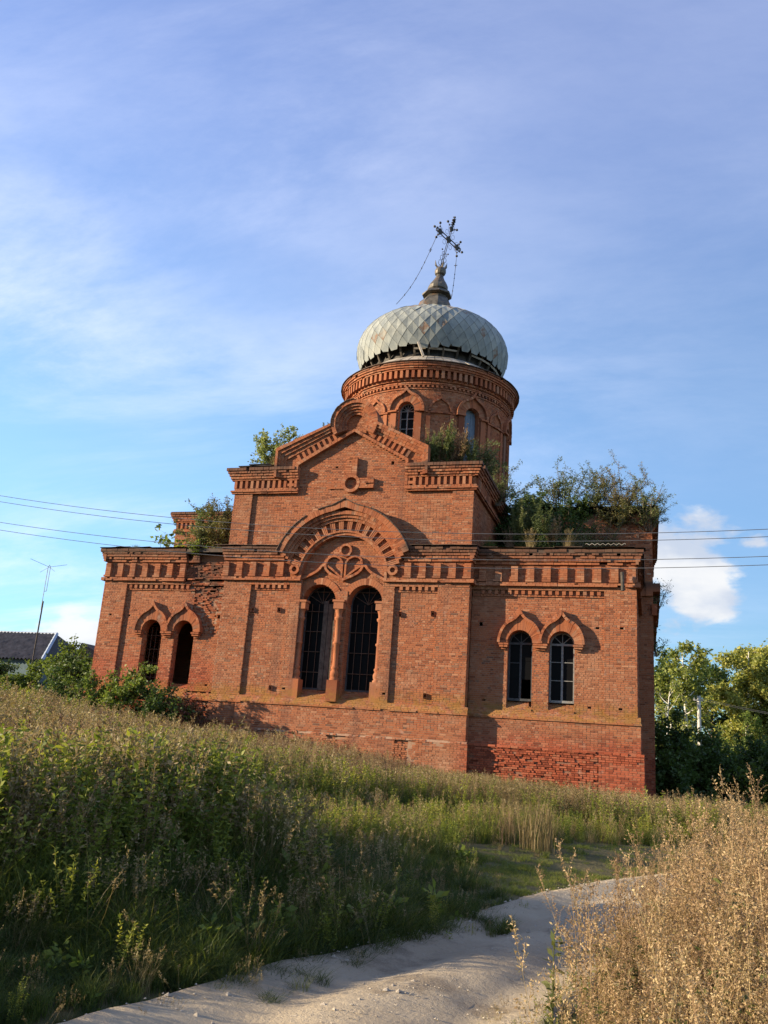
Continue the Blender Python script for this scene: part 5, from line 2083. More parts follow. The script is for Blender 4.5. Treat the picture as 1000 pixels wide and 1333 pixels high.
#VEG
# ------------------------------------------------------------------ plants
def leaf_quads(C, size, rs, up=0.3, asp=0.55, droop=0.0, D=None):
    """Diamond leaves around centres C: (n,3) -> (n*4,3)."""
    n = len(C)
    d = rs.normal(size=(n, 3))
    d[:, 2] = d[:, 2] * 0.6 + up - droop
    if D is not None:
        d += D
    d /= np.linalg.norm(d, axis=1)[:, None] + 1e-9
    a = rs.normal(size=(n, 3))
    s = np.cross(d, a)
    s /= np.linalg.norm(s, axis=1)[:, None] + 1e-9
    nrm = np.cross(d, s)
    L_ = (size * rs.uniform(0.6, 1.35, n))[:, None]
    W_ = L_ * asp * 0.5
    f = nrm * L_ * 0.08
    p0 = C
    p1 = C + d * L_ * 0.5 + s * W_ + f
    p2 = C + d * L_
    p3 = C + d * L_ * 0.5 - s * W_ + f
    return np.stack([p0, p1, p2, p3], 1).reshape(-1, 3)


def curve_pts(p0, d, length, n, rs, bend=0.25, gravity=0.0):
    P = [np.array(p0, float)]
    d = np.array(d, float)
    d /= np.linalg.norm(d)
    for _ in range(n):
        d = d + rs.normal(size=3) * bend / n * 1.6
        d[2] += gravity / n
        d /= np.linalg.norm(d)
        P.append(P[-1] + d * length / n)
    return np.array(P), d


def plant(name, label, cat, base, height, spread, n_leaves, leaf, leafm, bark, seed, kind='shrub', stems=8, group=None, droop=0.0, crown0=0.3,
          trunk_r=None, asp=0.55, part='crown', stem_part=None, clump=0.22, profile=None, lean=(0, 0)):
    rs = np.random.RandomState(seed)
    root = thing(name, label, cat, base, group)
    tw = MB()
    C = []
    Wt = []
    tips = []
    if kind == 'shrub':
        for k in range(stems):
            az = rs.uniform(0, 2 * PI)
            tilt = rs.uniform(0.02, 1.0) ** 0.8
            ln_ = height * rs.uniform(0.6, 1.05) * (1 - 0.25 * tilt)
            d = np.array([math.cos(az) * tilt * spread / height + lean[0], math.sin(az) * tilt * spread / height + lean[1], 1.0])
            p0 = np.array([math.cos(az), math.sin(az), 0]) * rs.uniform(0, 0.12) * spread
            p0[2] = -0.1
            P, dd = curve_pts(p0, d, ln_, 6, rs, 0.35, -0.12)
            r0 = 0.008 + 0.006 * height * rs.uniform(.7, 1.2)
            tw.tube(P.tolist(), np.linspace(r0, r0 * .25, len(P)).tolist(), 4, cap=False)
            tips.append((P, 1.0))
            for q in range(rs.randint(5, 9)):
                i = rs.uniform(crown0, 0.95) * 6
                a = P[int(i)] + (P[min(6, int(i) + 1)] - P[int(i)]) * (i % 1)
                az2 = rs.uniform(0, 2 * PI)
                d2 = dd * 0.6 + np.array([math.cos(az2), math.sin(az2), 0.25])
                Q, _ = curve_pts(a, d2, height * rs.uniform(.15, .34), 4, rs, 0.4, -0.1 - droop)
                tw.tube(Q.tolist(), np.linspace(r0 * .45, r0 * .12, len(Q)).tolist(), 3, cap=False)
                tips.append((Q, 1.3))
    else:
        tr_ = trunk_r or height * 0.016
        P, dd = curve_pts((0, 0, -0.2), (lean[0] + rs.normal() * .03, lean[1] + rs.normal() * .03, 1), height * 0.95, 9, rs, 0.16)
        trm = MB()
        trm.tube(P.tolist(), np.linspace(tr_, tr_ * .15, len(P)).tolist(), 8, cap=False)
        nl = stems
        for k in range(nl):
            f = crown0 + (0.97 - crown0) * (k + rs.uniform(0, .9)) / nl
            i = f * 9
            a = P[int(i)] + (P[min(9, int(i) + 1)] - P[int(i)]) * (i % 1)
            az = k * 2.4 + rs.uniform(-.5, .5)
            t = (f - crown0) / (1 - crown0)
            pf = profile(t) if profile else (math.sin(PI * min(1, 0.18 + 0.82 * t)) ** 0.7)
            ln_ = max(0.3, spread * pf * rs.uniform(.7, 1.15))
            d = np.array([math.cos(az), math.sin(az), 0.35 + 0.6 * t])
            Q, d1 = curve_pts(a, d, ln_, 6, rs, 0.45, 0.1)
            r1 = tr_ * (0.5 - 0.34 * t)
            trm.tube(Q.tolist(), np.linspace(r1, r1 * .2, len(Q)).tolist(), 5, cap=False)
            tips.append((Q, 0.6))
            for q in range(rs.randint(6, 10)):
                i2 = rs.uniform(0.3, 1.0) * 5.99
                a2 = Q[int(i2)] + (Q[int(i2) + 1] - Q[int(i2)]) * (i2 % 1)
                d2 = d1 * .7 + rs.normal(size=3) * 0.75
                d2[2] += 0.15
                U, _ = curve_pts(a2, d2, ln_ * rs.uniform(.25, .5), 4, rs, 0.5, -0.15 - droop * 1.3)
                trm.tube(U.tolist(), np.linspace(r1 * .35, r1 * .08, len(U)).tolist(), 3, cap=False)
                tips.append((U, 1.5))
        trm.build('trunk', bark, root, smooth=True)
    w = np.array([t[1] * np.linalg.norm(np.diff(t[0], axis=0), axis=1).sum() for t in tips])
    w *= rs.uniform(0.25, 1.6, len(w))
    cn_ = rs.multinomial(n_leaves, w / w.sum())
    for (P, _), c in zip(tips, cn_):
        if c == 0:
            continue
        lo = crown0 * 0.9 if len(P) == 7 and kind == 'shrub' else 0.1
        i = rs.uniform(lo, 1.0, c) ** 0.8 * (len(P) - 1.001)
        k = i.astype(int)
        pt = P[k] + (P[k + 1] - P[k]) * (i - k)[:, None]
        pt = pt + rs.normal(size=(c, 3)) * clump * leaf * 2.2
        C.append(pt)
    C = np.concatenate(C)
    Vq = leaf_quads(C, leaf, rs, up=0.25, asp=asp, droop=droop)
    link(part, quads_mesh(part, Vq, leafm), root)
    if kind == 'shrub':
        tw.build(stem_part or 'stems', bark, root)
    return root


# --- grass and weed clumps used by the meadow (kept out of the scene, instanced)
LIB = bpy.data.collections.new('meadow_plants')


def lib(name, me):
    o = bpy.data.objects.new(name, me)
    LIB.objects.link(o)
    return o


def blades(rs, n, h, rad, wid, bend, seg=3, hj=0.35):
    """Tapering bent blades as quads."""
    out = []
    for _ in range(n):
        az, r = rs.uniform(0, 2 * PI), rad * math.sqrt(rs.uniform())
        b = np.array([math.cos(az) * r, math.sin(az) * r, -0.03])
        hh = h * rs.uniform(1 - hj, 1 + hj * .5)
        az2 = rs.uniform(0, 2 * PI)
        out_d = np.array([math.cos(az2), math.sin(az2), 0])
        side = np.array([-out_d[1], out_d[0], 0])
        tw_ = rs.uniform(0, PI)
        side = side * math.cos(tw_) + out_d * math.sin(tw_)
        bd = bend * rs.uniform(0.2, 1.3) * hh
        pts = []
        for s in range(seg + 1):
            t = s / seg
            p = b + np.array([0, 0, hh * t * (1 - 0.22 * bend * t * t)]) + out_d * bd * t * t
            w = wid * (1 - t) ** 0.7 * 0.5 + 0.0006
            pts.append((p - side * w, p + side * w))
        for s in range(seg):
            out += [pts[s][0], pts[s][1], pts[s + 1][1], pts[s + 1][0]]
    return np.array(out)


def dry_grass(seed, h=1.0, n=38, m_='hay'):
    rs = np.random.RandomState(seed)
    Vb = blades(rs, n, h * 0.75, 0.22, 0.011, 0.55)
    St, Hd = [], []
    for _ in range(int(n * 0.4)):
        az, r = rs.uniform(0, 2 * PI), 0.2 * rs.uniform()
        b = np.array([math.cos(az) * r, math.sin(az) * r, 0])
        d = np.array([rs.normal() * .13, rs.normal() * .13, 1.0])
        P, dd = curve_pts(b, d, h * rs.uniform(.8, 1.2), 4, rs, 0.2, -0.12)
        side = np.array([math.cos(az * 3), math.sin(az * 3), 0]) * 0.0018
        for q in range(4):
            St += [P[q] - side, P[q] + side, P[q + 1] + side * .7, P[q + 1] - side * .7]
        c = rs.randint(10, 18)
        t = rs.uniform(0, 1, c)
        Hd.append(P[3] + (P[4] - P[3]) * (0.2 + .8 * t)[:, None] + rs.normal(size=(c, 3)) * 0.012)
    Hq = leaf_quads(np.concatenate(Hd), 0.045, rs, up=0.9, asp=0.40)
    return quads_mesh('dry_grass', np.concatenate([Vb, np.array(St), Hq]), M[m_])


def green_grass(seed, h=0.7, n=60, m_='grassg', wid=0.014, rad=0.25, bend=0.6):
    rs = np.random.RandomState(seed)
    return quads_mesh('grass_tuft', blades(rs, n, h, rad, wid, bend), M[m_])


def nettle(seed, h=1.0, m_='nettle'):
    rs = np.random.RandomState(seed)
    C, D, St = [], [], []
    for _ in range(9):
        az, r = rs.uniform(0, 2 * PI), 0.24 * math.sqrt(rs.uniform())
        d = np.array([rs.normal() * .12, rs.normal() * .12, 1.0])
        P, dd = curve_pts((math.cos(az) * r, math.sin(az) * r, -.03), d, h * rs.uniform(.65, 1.15), 6, rs, 0.15)
        side = np.array([math.cos(az * 3), math.sin(az * 3), 0]) * 0.003
        for q in range(6):
            St += [P[q] - side, P[q] + side, P[q + 1] + side * .8, P[q + 1] - side * .8]
        nodes = 17
        for k in range(nodes):
            t = 0.15 + 0.85 * k / (nodes - 1)
            i = t * 5.99
            pt = P[int(i)] + (P[int(i) + 1] - P[int(i)]) * (i % 1)
            a0 = (k % 2) * PI / 2 + az
            for s in (0, PI):
                C.append(pt)
                D.append((math.cos(a0 + s) * 2.2, math.sin(a0 + s) * 2.2, -0.3 + t * 0.9))
            if k > nodes - 5:
                C.append(pt)
                D.append((rs.normal(), rs.normal(), 1.0))
    Vq = leaf_quads(np.array(C), 0.062, rs, up=0.0, asp=0.40, D=np.array(D))
    return quads_mesh('nettle_clump', np.concatenate([np.array(St), Vq]), M[m_])


def mugwort_mesh(seed, h=1.4, stems=5, dens=1.0, green=0.35, hs=0.016):
    """Tall stems with many short upright side branches full of small dry heads."""
    rs = np.random.RandomState(seed)
    St, C, G = [], [], []
    for _ in range(stems):
        az, r = rs.uniform(0, 2 * PI), 0.14 * math.sqrt(rs.uniform())
        d = np.array([math.cos(az) * .16 + rs.normal() * .07, math.sin(az) * .16 + rs.normal() * .07, 1.0])
        hh = h * rs.uniform(.72, 1.1)
        P, dd = curve_pts((math.cos(az) * r, math.sin(az) * r, -.04), d, hh, 8, rs, 0.14)
        side = np.array([math.cos(az * 3), math.sin(az * 3), 0]) * 0.0032
        for q in range(8):
            k0, k1 = 1 - q / 11, 1 - (q + 1) / 11
            St += [P[q] - side * k0, P[q] + side * k0, P[q + 1] + side * k1, P[q + 1] - side * k1]
        nb_ = int(26 * dens)
        for k in range(nb_):
            t = 0.28 + 0.7 * (k + rs.uniform()) / nb_
            i = t * 7.99
            pt = P[int(i)] + (P[int(i) + 1] - P[int(i)]) * (i % 1)
            a = rs.uniform(0, 2 * PI)
            bl_ = hh * (0.30 * (1 - t) + 0.05) * rs.uniform(.5, 1.2)
            bd = np.array([math.cos(a) * .55, math.sin(a) * .55, 1.0])
            Q, _ = curve_pts(pt, bd, bl_, 3, rs, 0.25)
            sd = np.array([math.cos(a + 1.57), math.sin(a + 1.57), 0]) * 0.0013
            for q in range(3):
                St += [Q[q] - sd, Q[q] + sd, Q[q + 1] + sd * .6, Q[q + 1] - sd * .6]
            c = max(5, int(bl_ * 130 * dens))
            tt = rs.uniform(0.1, 1, c) * 2.99
            kk_ = tt.astype(int)
            C.append(Q[kk_] + (Q[kk_ + 1] - Q[kk_]) * (tt - kk_)[:, None] + rs.normal(size=(c, 3)) * 0.006)
        c = rs.randint(8, 14)
        C.append(P[-1] + (P[-2] - P[-1]) * rs.uniform(0, 1.0, c)[:, None] + rs.normal(size=(c, 3)) * .006)
        g_ = int(30 * green * 2)
        tt = rs.uniform(0.05, 0.65, g_) * 7.99
        kk_ = tt.astype(int)
        G.append(P[kk_] + (P[kk_ + 1] - P[kk_]) * (tt - kk_)[:, None] + rs.normal(size=(g_, 3)) * .02)
    Hq = leaf_quads(np.concatenate(C), hs, rs, up=0.6, asp=0.45)
    Gq = leaf_quads(np.concatenate(G), 0.065, rs, up=0.1, asp=0.3)
    St = np.array(St)
    mi = [0] * (len(St) // 4) + [0] * (len(Hq) // 4) + [1] * (len(Gq) // 4)
    return quads_mesh('mugwort', np.concatenate([St, Hq, Gq]), [M['mug'], M['muggreen']], mi=mi)


def long_stems(seed):
    rs = np.random.RandomState(seed)
    St, Hd = [], []
    for _ in range(5):
        az = rs.uniform(0, 2 * PI)
        d = np.array([math.cos(az) * .35, math.sin(az) * .35, 1.0])
        P, dd = curve_pts((rs.normal() * .1, rs.normal() * .1, 0), d, rs.uniform(.9, 1.5), 7, rs, 0.25, -0.55)
        side = np.array([-math.sin(az), math.cos(az), 0]) * 0.0035
        for q in range(7):
            St += [P[q] - side, P[q] + side, P[q + 1] + side * .75, P[q + 1] - side * .75]
        c = 16
        t = rs.uniform(0, 1, c)
        Hd.append(P[6] + (P[7] - P[6]) * t[:, None] + rs.normal(size=(c, 3)) * .01)
    Hq = leaf_quads(np.concatenate(Hd), 0.05, rs, up=0.3, asp=0.35)
    return quads_mesh('long_stems', np.concatenate([np.array(St), Hq]), M['hay'])


def broad_weed(seed):
    rs = np.random.RandomState(seed)
    C, D = [], []
    for k in range(34):
        a = rs.uniform(0, 2 * PI)
        C.append((math.cos(a) * rs.uniform(0, .16), math.sin(a) * rs.uniform(0, .16), rs.uniform(.02, .6)))
        D.append((math.cos(a) * 1.8, math.sin(a) * 1.8, .7))
    return quads_mesh('broad_weed', leaf_quads(np.array(C), .2, rs, up=.1, asp=.5, D=np.array(D)), M['leaf_light'])


KINDS = {}


def reg(k, fn, cnt):
    KINDS[k] = []
    for i in range(cnt):
        nm = '%02d_%s' % (sum(len(v) for v in KINDS.values()), k)
        lib(nm, fn(i))
        KINDS[k].append(sum(len(v) for v in KINDS.values()) - 1 if False else int(nm[:2]))


reg('hay', lambda i: dry_grass(100 + i, 1.0), 4)
reg('hayred', lambda i: dry_grass(110 + i, 0.85, 44, 'hayred'), 3)
reg('green', lambda i: green_grass(120 + i, 0.75), 3)
reg('nettle', lambda i: nettle(130 + i), 4)
reg('mug', lambda i: mugwort_mesh(140 + i, 1.2, 5, 0.7, 0.8, 0.02), 3)
reg('lawn', lambda i: green_grass(150 + i, 0.13, 90, 'lawn', 0.006, 0.22, 0.9), 3)
reg('stems', lambda i: long_stems(170 + i), 3)
reg('broad', lambda i: broad_weed(180 + i), 3)
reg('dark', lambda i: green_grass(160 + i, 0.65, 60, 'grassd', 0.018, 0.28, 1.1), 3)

# scatter points over the field of view and a little beyond
FX, FY = 10.8, -29.5


def vnoise(x, y, s, ph=0.0):
    return (np.sin(x * s + 1.3 + ph) * np.cos(y * s * 1.1 - .6 + ph * 2) + np.sin(x * s * 2.3 - y * s * 1.7 + ph) * .6 + np.sin(x * s * .43 + y * s * .61 + 2 + ph) * .8) / 2.4


def scatter(n, d0, d1, a0, a1):
    d = np.sqrt(NR.uniform(d0 ** 2, d1 ** 2, n))
    a = np.radians(NR.uniform(a0, a1, n))
    return np.stack([FX + np.sin(a) * d, FY + np.cos(a) * d], -1)


pts = np.concatenate([scatter(5200, 3.5, 10.5, -70, -4), scatter(9000, 3.5, 14, -75, 20), scatter(11000, 14, 31, -56, 22), scatter(4500, 31, 60, -52, 22)])
sd_, side_ = road_sd(pts[:, 0], pts[:, 1])
x, y = pts[:, 0], pts[:, 1]
edge_j = vnoise(x, y, 2.1) * 0.22
inch = (np.abs(x) < 11.2) & (y > 0.55) & (y < 22.5) | ((np.abs(x) < 5.1) & (y > -0.05) & (y < 2))
lawn_zone = (side_ < 0) & (y > -18.6) & (y < -8.0) & (sd_ < 0.35 + 1.75 * sm((y + 18.6) / 3.2) + vnoise(x, y, 1.3) * .5)
right = side_ > 0
near_r = right & (y < -17)
ok = ((sd_ > -0.05 + edge_j) | ((sd_ > -0.42 + edge_j) & (NR.uniform(size=len(x)) < 0.5))) & ~inch
bz = (x > -11.6) & (x < -4.4) & (y > -2.4)
ok &= ~bz
ok &= ~(near_r & (sd_ > 0.0) & (NR.uniform(size=len(x)) < 0.55))
idx = np.full(len(x), -1)
sc_v = np.ones(len(x))
u = NR.uniform(size=len(x))
nz = vnoise(x, y, 0.42) + vnoise(x, y, 1.1, 2.0) * .5
# mix by zone
near_wall = y > -7.5 + vnoise(x, y, .7) * 2.5
leftz = (x < 1.5 + vnoise(x, y, .5) * 2.0) & (y < -8)


def pick(mask, probs):
    ks = list(probs)
    p = np.array([probs[k] for k in ks], float)
    p = np.cumsum(p / p.sum())
    for i in np.where(mask)[0]:
        k = ks[int(np.searchsorted(p, NR.uniform()))]
        c = KINDS[k]
        idx[i] = c[NR.randint(len(c))]


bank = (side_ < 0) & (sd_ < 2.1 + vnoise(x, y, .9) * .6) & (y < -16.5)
z_tan = near_wall & (x < 4.0)
z_tanr = (y > -9.5) & (x >= 4.0) & ~lawn_zone
rest_ = ~(lawn_zone | bank | z_tan | z_tanr | right)
pick(ok & lawn_zone, {'lawn': 5.0, 'green': 0.5, 'hay': 0.12})
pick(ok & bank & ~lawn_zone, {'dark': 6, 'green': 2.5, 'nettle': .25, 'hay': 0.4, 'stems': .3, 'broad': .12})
pick(ok & z_tan, {'hay': 0.9, 'hayred': 3.2, 'green': 1.3, 'mug': 0.8})
pick(ok & z_tanr, {'hay': 2.0, 'green': 1.3, 'mug': 0.9, 'nettle': 0.8})
pick(ok & rest_ & leftz, {'hay': 1.0, 'hayred': 1.5, 'green': 2.0, 'mug': .9, 'nettle': .8, 'stems': .5, 'broad': .1})
pick(ok & rest_ & ~leftz & (nz > 0.05), {'nettle': 4.2, 'green': 2.2, 'mug': 0.3, 'hay': .6, 'stems': .3, 'broad': .1})
pick(ok & rest_ & ~leftz & (nz <= 0.05), {'nettle': 2.6, 'green': 2.2, 'mug': .6, 'hay': 1.0})
pick(ok & right & near_r, {'green': 2, 'nettle': 1, 'hay': 1, 'lawn': 1})
pick(ok & right & ~near_r, {'hay': 2, 'mug': 1, 'green': 1})
sel = idx >= 0
P_, I_ = pts[sel], idx[sel]
S_ = NR.uniform(0.6, 1.3, len(P_)) * (1 + 0.18 * vnoise(P_[:, 0], P_[:, 1], .8))
sdd = sd_[sel]
S_ *= np.where(np.isin(I_, KINDS['lawn']), 1.0, 0.22 + 0.18 * sm((sdd + .4) / .5) + 0.52 * sm((sdd - 0.1) / 2.8))
S_ *= np.where(lawn_zone[sel] & ~np.isin(I_, KINDS['lawn']), 0.5, 1.0)
S_ *= np.where((P_[:, 1] < -20.5) & (P_[:, 0] < 9), 1.0 + 0.15 * sm(sdd / 1.5), 1.0) * (1 - 0.40 * sm((-23.3 - P_[:, 1]) / 1.0))
S_ *= np.where(near_r[sel], 0.6, 1.0) * 1.0
S_ *= (1 - 0.30 * sm((P_[:, 1] + 9) / 7)) * np.where((P_[:, 0] > 3.5) & (P_[:, 1] < -10) & (P_[:, 1] > -20) & (sdd < 6.5), 0.55, 1.0) * (1 - 0.3 * sm((P_[:, 0] - 1) / 4) * sm((P_[:, 1] + 14) / 6))
Zp = ground_z(P_[:, 0], P_[:, 1])
pm = bpy.data.meshes.new('meadow_grass')
pm.vertices.add(len(P_))
pm.vertices.foreach_set('co', np.stack([P_[:, 0], P_[:, 1], Zp], -1).astype(np.float32).ravel())
for nm, typ, arr in (('pick', 'INT', I_.astype(np.int32)), ('size', 'FLOAT', S_.astype(np.float32))):
    at = pm.attributes.new(nm, typ, 'POINT')
    at.data.foreach_set('value', arr)
at = pm.attributes.new('turn', 'FLOAT_VECTOR', 'POINT')
tv = np.stack([NR.normal(0, .07, len(P_)), NR.normal(0, .07, len(P_)), NR.uniform(0, 2 * PI, len(P_))], -1).astype(np.float32)
at.data.foreach_set('vector', tv.ravel())
pm.update()
meadow = tag(link('meadow_grass', pm), kind='stuff')
ng = bpy.data.node_groups.new('scatter_plants', 'GeometryNodeTree')
ng.interface.new_socket('Geometry', in_out='INPUT', socket_type='NodeSocketGeometry')
ng.interface.new_socket('Geometry', in_out='OUTPUT', socket_type='NodeSocketGeometry')
gi, go = ng.nodes.new('NodeGroupInput'), ng.nodes.new('NodeGroupOutput')
mtp = ng.nodes.new('GeometryNodeMeshToPoints')
iop = ng.nodes.new('GeometryNodeInstanceOnPoints')
ci = ng.nodes.new('GeometryNodeCollectionInfo')
ci.inputs['Collection'].default_value = LIB
ci.inputs['Separate Children'].default_value = True
ci.inputs['Reset Children'].default_value = True


def nattr(nm, dt):
    n = ng.nodes.new('GeometryNodeInputNamedAttribute')
    n.data_type = dt
    n.inputs['Name'].default_value = nm
    return n.outputs['Attribute']


ng.links.new(gi.outputs[0], mtp.inputs['Mesh'])
ng.links.new(mtp.outputs[0], iop.inputs['Points'])
ng.links.new(ci.outputs[0], iop.inputs['Instance'])
iop.inputs['Pick Instance'].default_value = True
ng.links.new(nattr('pick', 'INT'), iop.inputs['Instance Index'])
ng.links.new(nattr('turn', 'FLOAT_VECTOR'), iop.inputs['Rotation'])
ng.links.new(nattr('size', 'FLOAT'), iop.inputs['Scale'])
ng.links.new(iop.outputs[0], go.inputs[0])
md = meadow.modifiers.new('scatter', 'NODES')
md.node_group = ng

# --- mugwort clump at the right of the road: every plant its own thing
mug_me = [mugwort_mesh(200 + i, 1.5, 6, 1.15, 0.5) for i in range(5)] + [mugwort_mesh(210 + i, 1.25, 5, 0.45, 2.2) for i in range(2)]
# (x, y, size)
mugs = []
rs = np.random.RandomState(5)
tries = 0
while len(mugs) < 185 and tries < 6000:
    tries += 1
    d = rs.uniform(3.2, 9.5)
    a = R_(rs.uniform(-4.5, 14))
    px_, py_ = FX + math.sin(a) * d, FY + math.cos(a) * d
    s_, sd0 = road_sd(np.array([px_]), np.array([py_]))
    if sd0[0] < 0 or s_[0] < 0.05 or (d < 8.3 and px_ < 10.60):
        continue
    if any((px_ - q[0]) ** 2 + (py_ - q[1]) ** 2 < 0.0225 for q in mugs):
        continue
    mugs.append((px_, py_, rs.uniform(0.55, 1.02) * min(1.0, 0.62 + s_[0] * 0.38)))
for i, (px_, py_, s_) in enumerate(mugs):
    o = link('mugwort', mug_me[i % 7], None, (px_, py_, gz(px_, py_)), (rs.normal() * .05, rs.normal() * .05, rs.uniform(0, 6.28)))
    o.scale = (s_, s_, s_)
    if i % 7 > 4:
        tag(o, 'greener leafy mugwort among the dry ones of the roadside thicket', 'weed', 'green mugwort beside the road')
    else:
        tag(o, 'tall dry brown mugwort in the roadside thicket', 'weed', 'dry mugwort beside the road')


def stalk(name, label, x_, y_, h, mat, mat2, seed, w=0.006, leafsz=0.05, nleaf=40, lean=(0, 0), t0=0.2):
    rs_ = np.random.RandomState(seed)
    root = thing(name, label, 'weed', (x_, y_, gz(x_, y_)))
    P, _ = curve_pts((0, 0, -.05), (lean[0], lean[1], 1), h, 8, rs_, 0.12)
    st = MB()
    st.tube(P.tolist(), np.linspace(w, w * .4, 9).tolist(), 5)
    st.build('stem', mat, root)
    tt = rs_.uniform(t0, 1, nleaf) * 7.99
    k = tt.astype(int)
    C = P[k] + (P[k + 1] - P[k]) * (tt - k)[:, None]
    link('leaves', quads_mesh('leaves', leaf_quads(C, leafsz, rs_, up=0.4, asp=0.35), mat2), root)
    return root


stalk('yellow_weed', 'bright yellow stem standing among the brown mugwort', 11.42, -24.9, 1.15, M['yellowstem'], M['yellowstem'], 3, 0.009, 0.05, 60)
stalk('green_weed', 'single thin green weed at the left edge of the mugwort thicket', 10.32, -24.6, 0.85, M['muggreen'], M['muggreen'], 4, 0.006, 0.06, 70, t0=.1)

# broad leaved weeds by the near left edge of the road
for i, (x_, y_, s_) in enumerate(((6.75, -22.3, .42), (6.95, -22.7, .36), (6.4, -22.4, .36))):
    rs_ = np.random.RandomState(40 + i)
    root = thing('burdock', ('large burdock in the dark grass bank', 'middle sized burdock in the dark grass bank, between the others', 'small burdock nearest the road edge')[i], 'weed', (x_, y_, gz(x_, y_)), 'burdocks in the grass bank')
    for k in range(9):
        az = k * 2.4 + rs_.uniform(-.3, .3)
        r = s_ * rs_.uniform(.25, .5)
        h = s_ * rs_.uniform(.35, .8)
        c = Vector((math.cos(az) * r, math.sin(az) * r, h))
        lf = MB()
        d = Vector((math.cos(az), math.sin(az), -0.35)).normalized()
        sdv = Vector((-math.sin(az), math.cos(az), 0))
        ln_ = s_ * rs_.uniform(.28, .42)
        pts_ = [c - d * ln_ * .4]
        for t, w in ((-.25, .34), (.1, .42), (.45, .3)):
            pts_ += [c + d * ln_ * t + sdv * ln_ * w + Vector((0, 0, .04)), c + d * ln_ * t + Vector((0, 0, -.02)), c + d * ln_ * t - sdv * ln_ * w + Vector((0, 0, .04))]
        pts_.append(c + d * ln_ * .75)
        lf.poly([tuple(p_) for p_ in pts_], [(0, 1, 2), (0, 2, 3), (1, 4, 5, 2), (2, 5, 6, 3), (4, 7, 8, 5), (5, 8, 9, 6), (7, 10, 8), (8, 10, 9)])
        lf.tube([(0, 0, -.05), tuple(c * 0.55 + Vector((0, 0, .05))), tuple(c - d * ln_ * .4)], [.012, .01, .006], 4)
        lf.build('leaf', M['leaf_shrub'], root, smooth=True)

# dock with dark seed heads at the left
for i, (x_, y_, h_) in enumerate(((1.6, -17.6, 1.5), (2.2, -17.2, 1.35), (1.1, -16.4, 1.45), (2.9, -18.0, 1.4), (0.6, -17.9, 1.3))):
    o = stalk('dock', ('second brown dock from the right in the left meadow', 'brown dock in the middle of the left meadow group', 'brown dock farthest from the road in the left meadow', 'rightmost brown dock, nearest the road', 'leftmost brown dock in the tall grass')[i], x_, y_, h_, M['docks'], M['docks'], 60 + i, 0.006, 0.045, 130, (0.05 * (i - 2), 0), 0.5)
    o['group'] = 'brown docks in the left meadow'
    o['category'] = 'weed'
# golden grass tuft on the mown strip
rs_ = np.random.RandomState(77)
o = link('grass_tuft', quads_mesh('grass_tuft', blades(rs_, 160, 0.85, 0.3, 0.008, 0.18), M['hay']), None, (9.0, -14.2, gz(9.0, -14.2)))
tag(o, 'upright tuft of golden dry grass on the sunlit green verge', 'grass tuft')
o = link('grass_tuft', quads_mesh('grass_tuft', blades(rs_, 70, 0.7, 0.3, 0.007, 0.25), M['hayred']), None, (8.45, -13.9, gz(8.45, -13.9)))
tag(o, 'thin reddish tuft of dry grass left of the golden one', 'grass tuft')

# --- bushes before the left corner
SH = 'shrubs in front of the left church corner'
for nm, lb_, x_, y_, h_, sp_, n_, lf, m_, sd0 in (
        ('elder_bush', 'leafy green bush under the left church window, at the far left', -10.0, -1.8, 2.1, 1.1, 2800, .12, 'leaf_shrub', 1),
        ('elder_bush', 'light green bush before the left corner pilaster', -8.7, -1.7, 2.4, 1.2, 3800, .12, 'leaf_light', 2),
        ('elder_bush', 'tallest green bush reaching up between the two open left windows', -7.3, -1.8, 2.9, 1.25, 4600, .12, 'leaf_light', 3),
        ('elder_bush', 'dark green bush below the right one of the open left windows', -6.0, -1.6, 2.3, 1.2, 3800, .11, 'leaf_shrub', 4),
        ('elder_bush', 'dark spreading bush by the broken lower wall, right of the open windows', -5.4, -1.7, 2.0, 1.4, 3800, .11, 'leaf_shrub', 7),
        ('red_bush', 'low reddish brown bush by the broken wall corner', -4.9, -1.3, 1.9, 1.2, 3600, .09, 'leaf_red', 5),
        ('red_bush', 'reddish bush at the outer left corner of the church', -11.0, -1.0, 1.6, .9, 1800, .10, 'leaf_red', 6)):
    plant(nm, lb_, 'bush', (x_, y_, gz(x_, y_)), h_, sp_, n_, lf, M[m_], M['bark'], 300 + sd0, stems=11, group=SH, crown0=.15)
plant('wall_weed', 'small green weed growing at the foot of the transept plinth', 'weed', (-1.3, -0.75, gz(-1.3, -.75)), 0.75, .5, 420, .07, M['leaf_light'], M['bark'], 331, stems=7, crown0=.1)
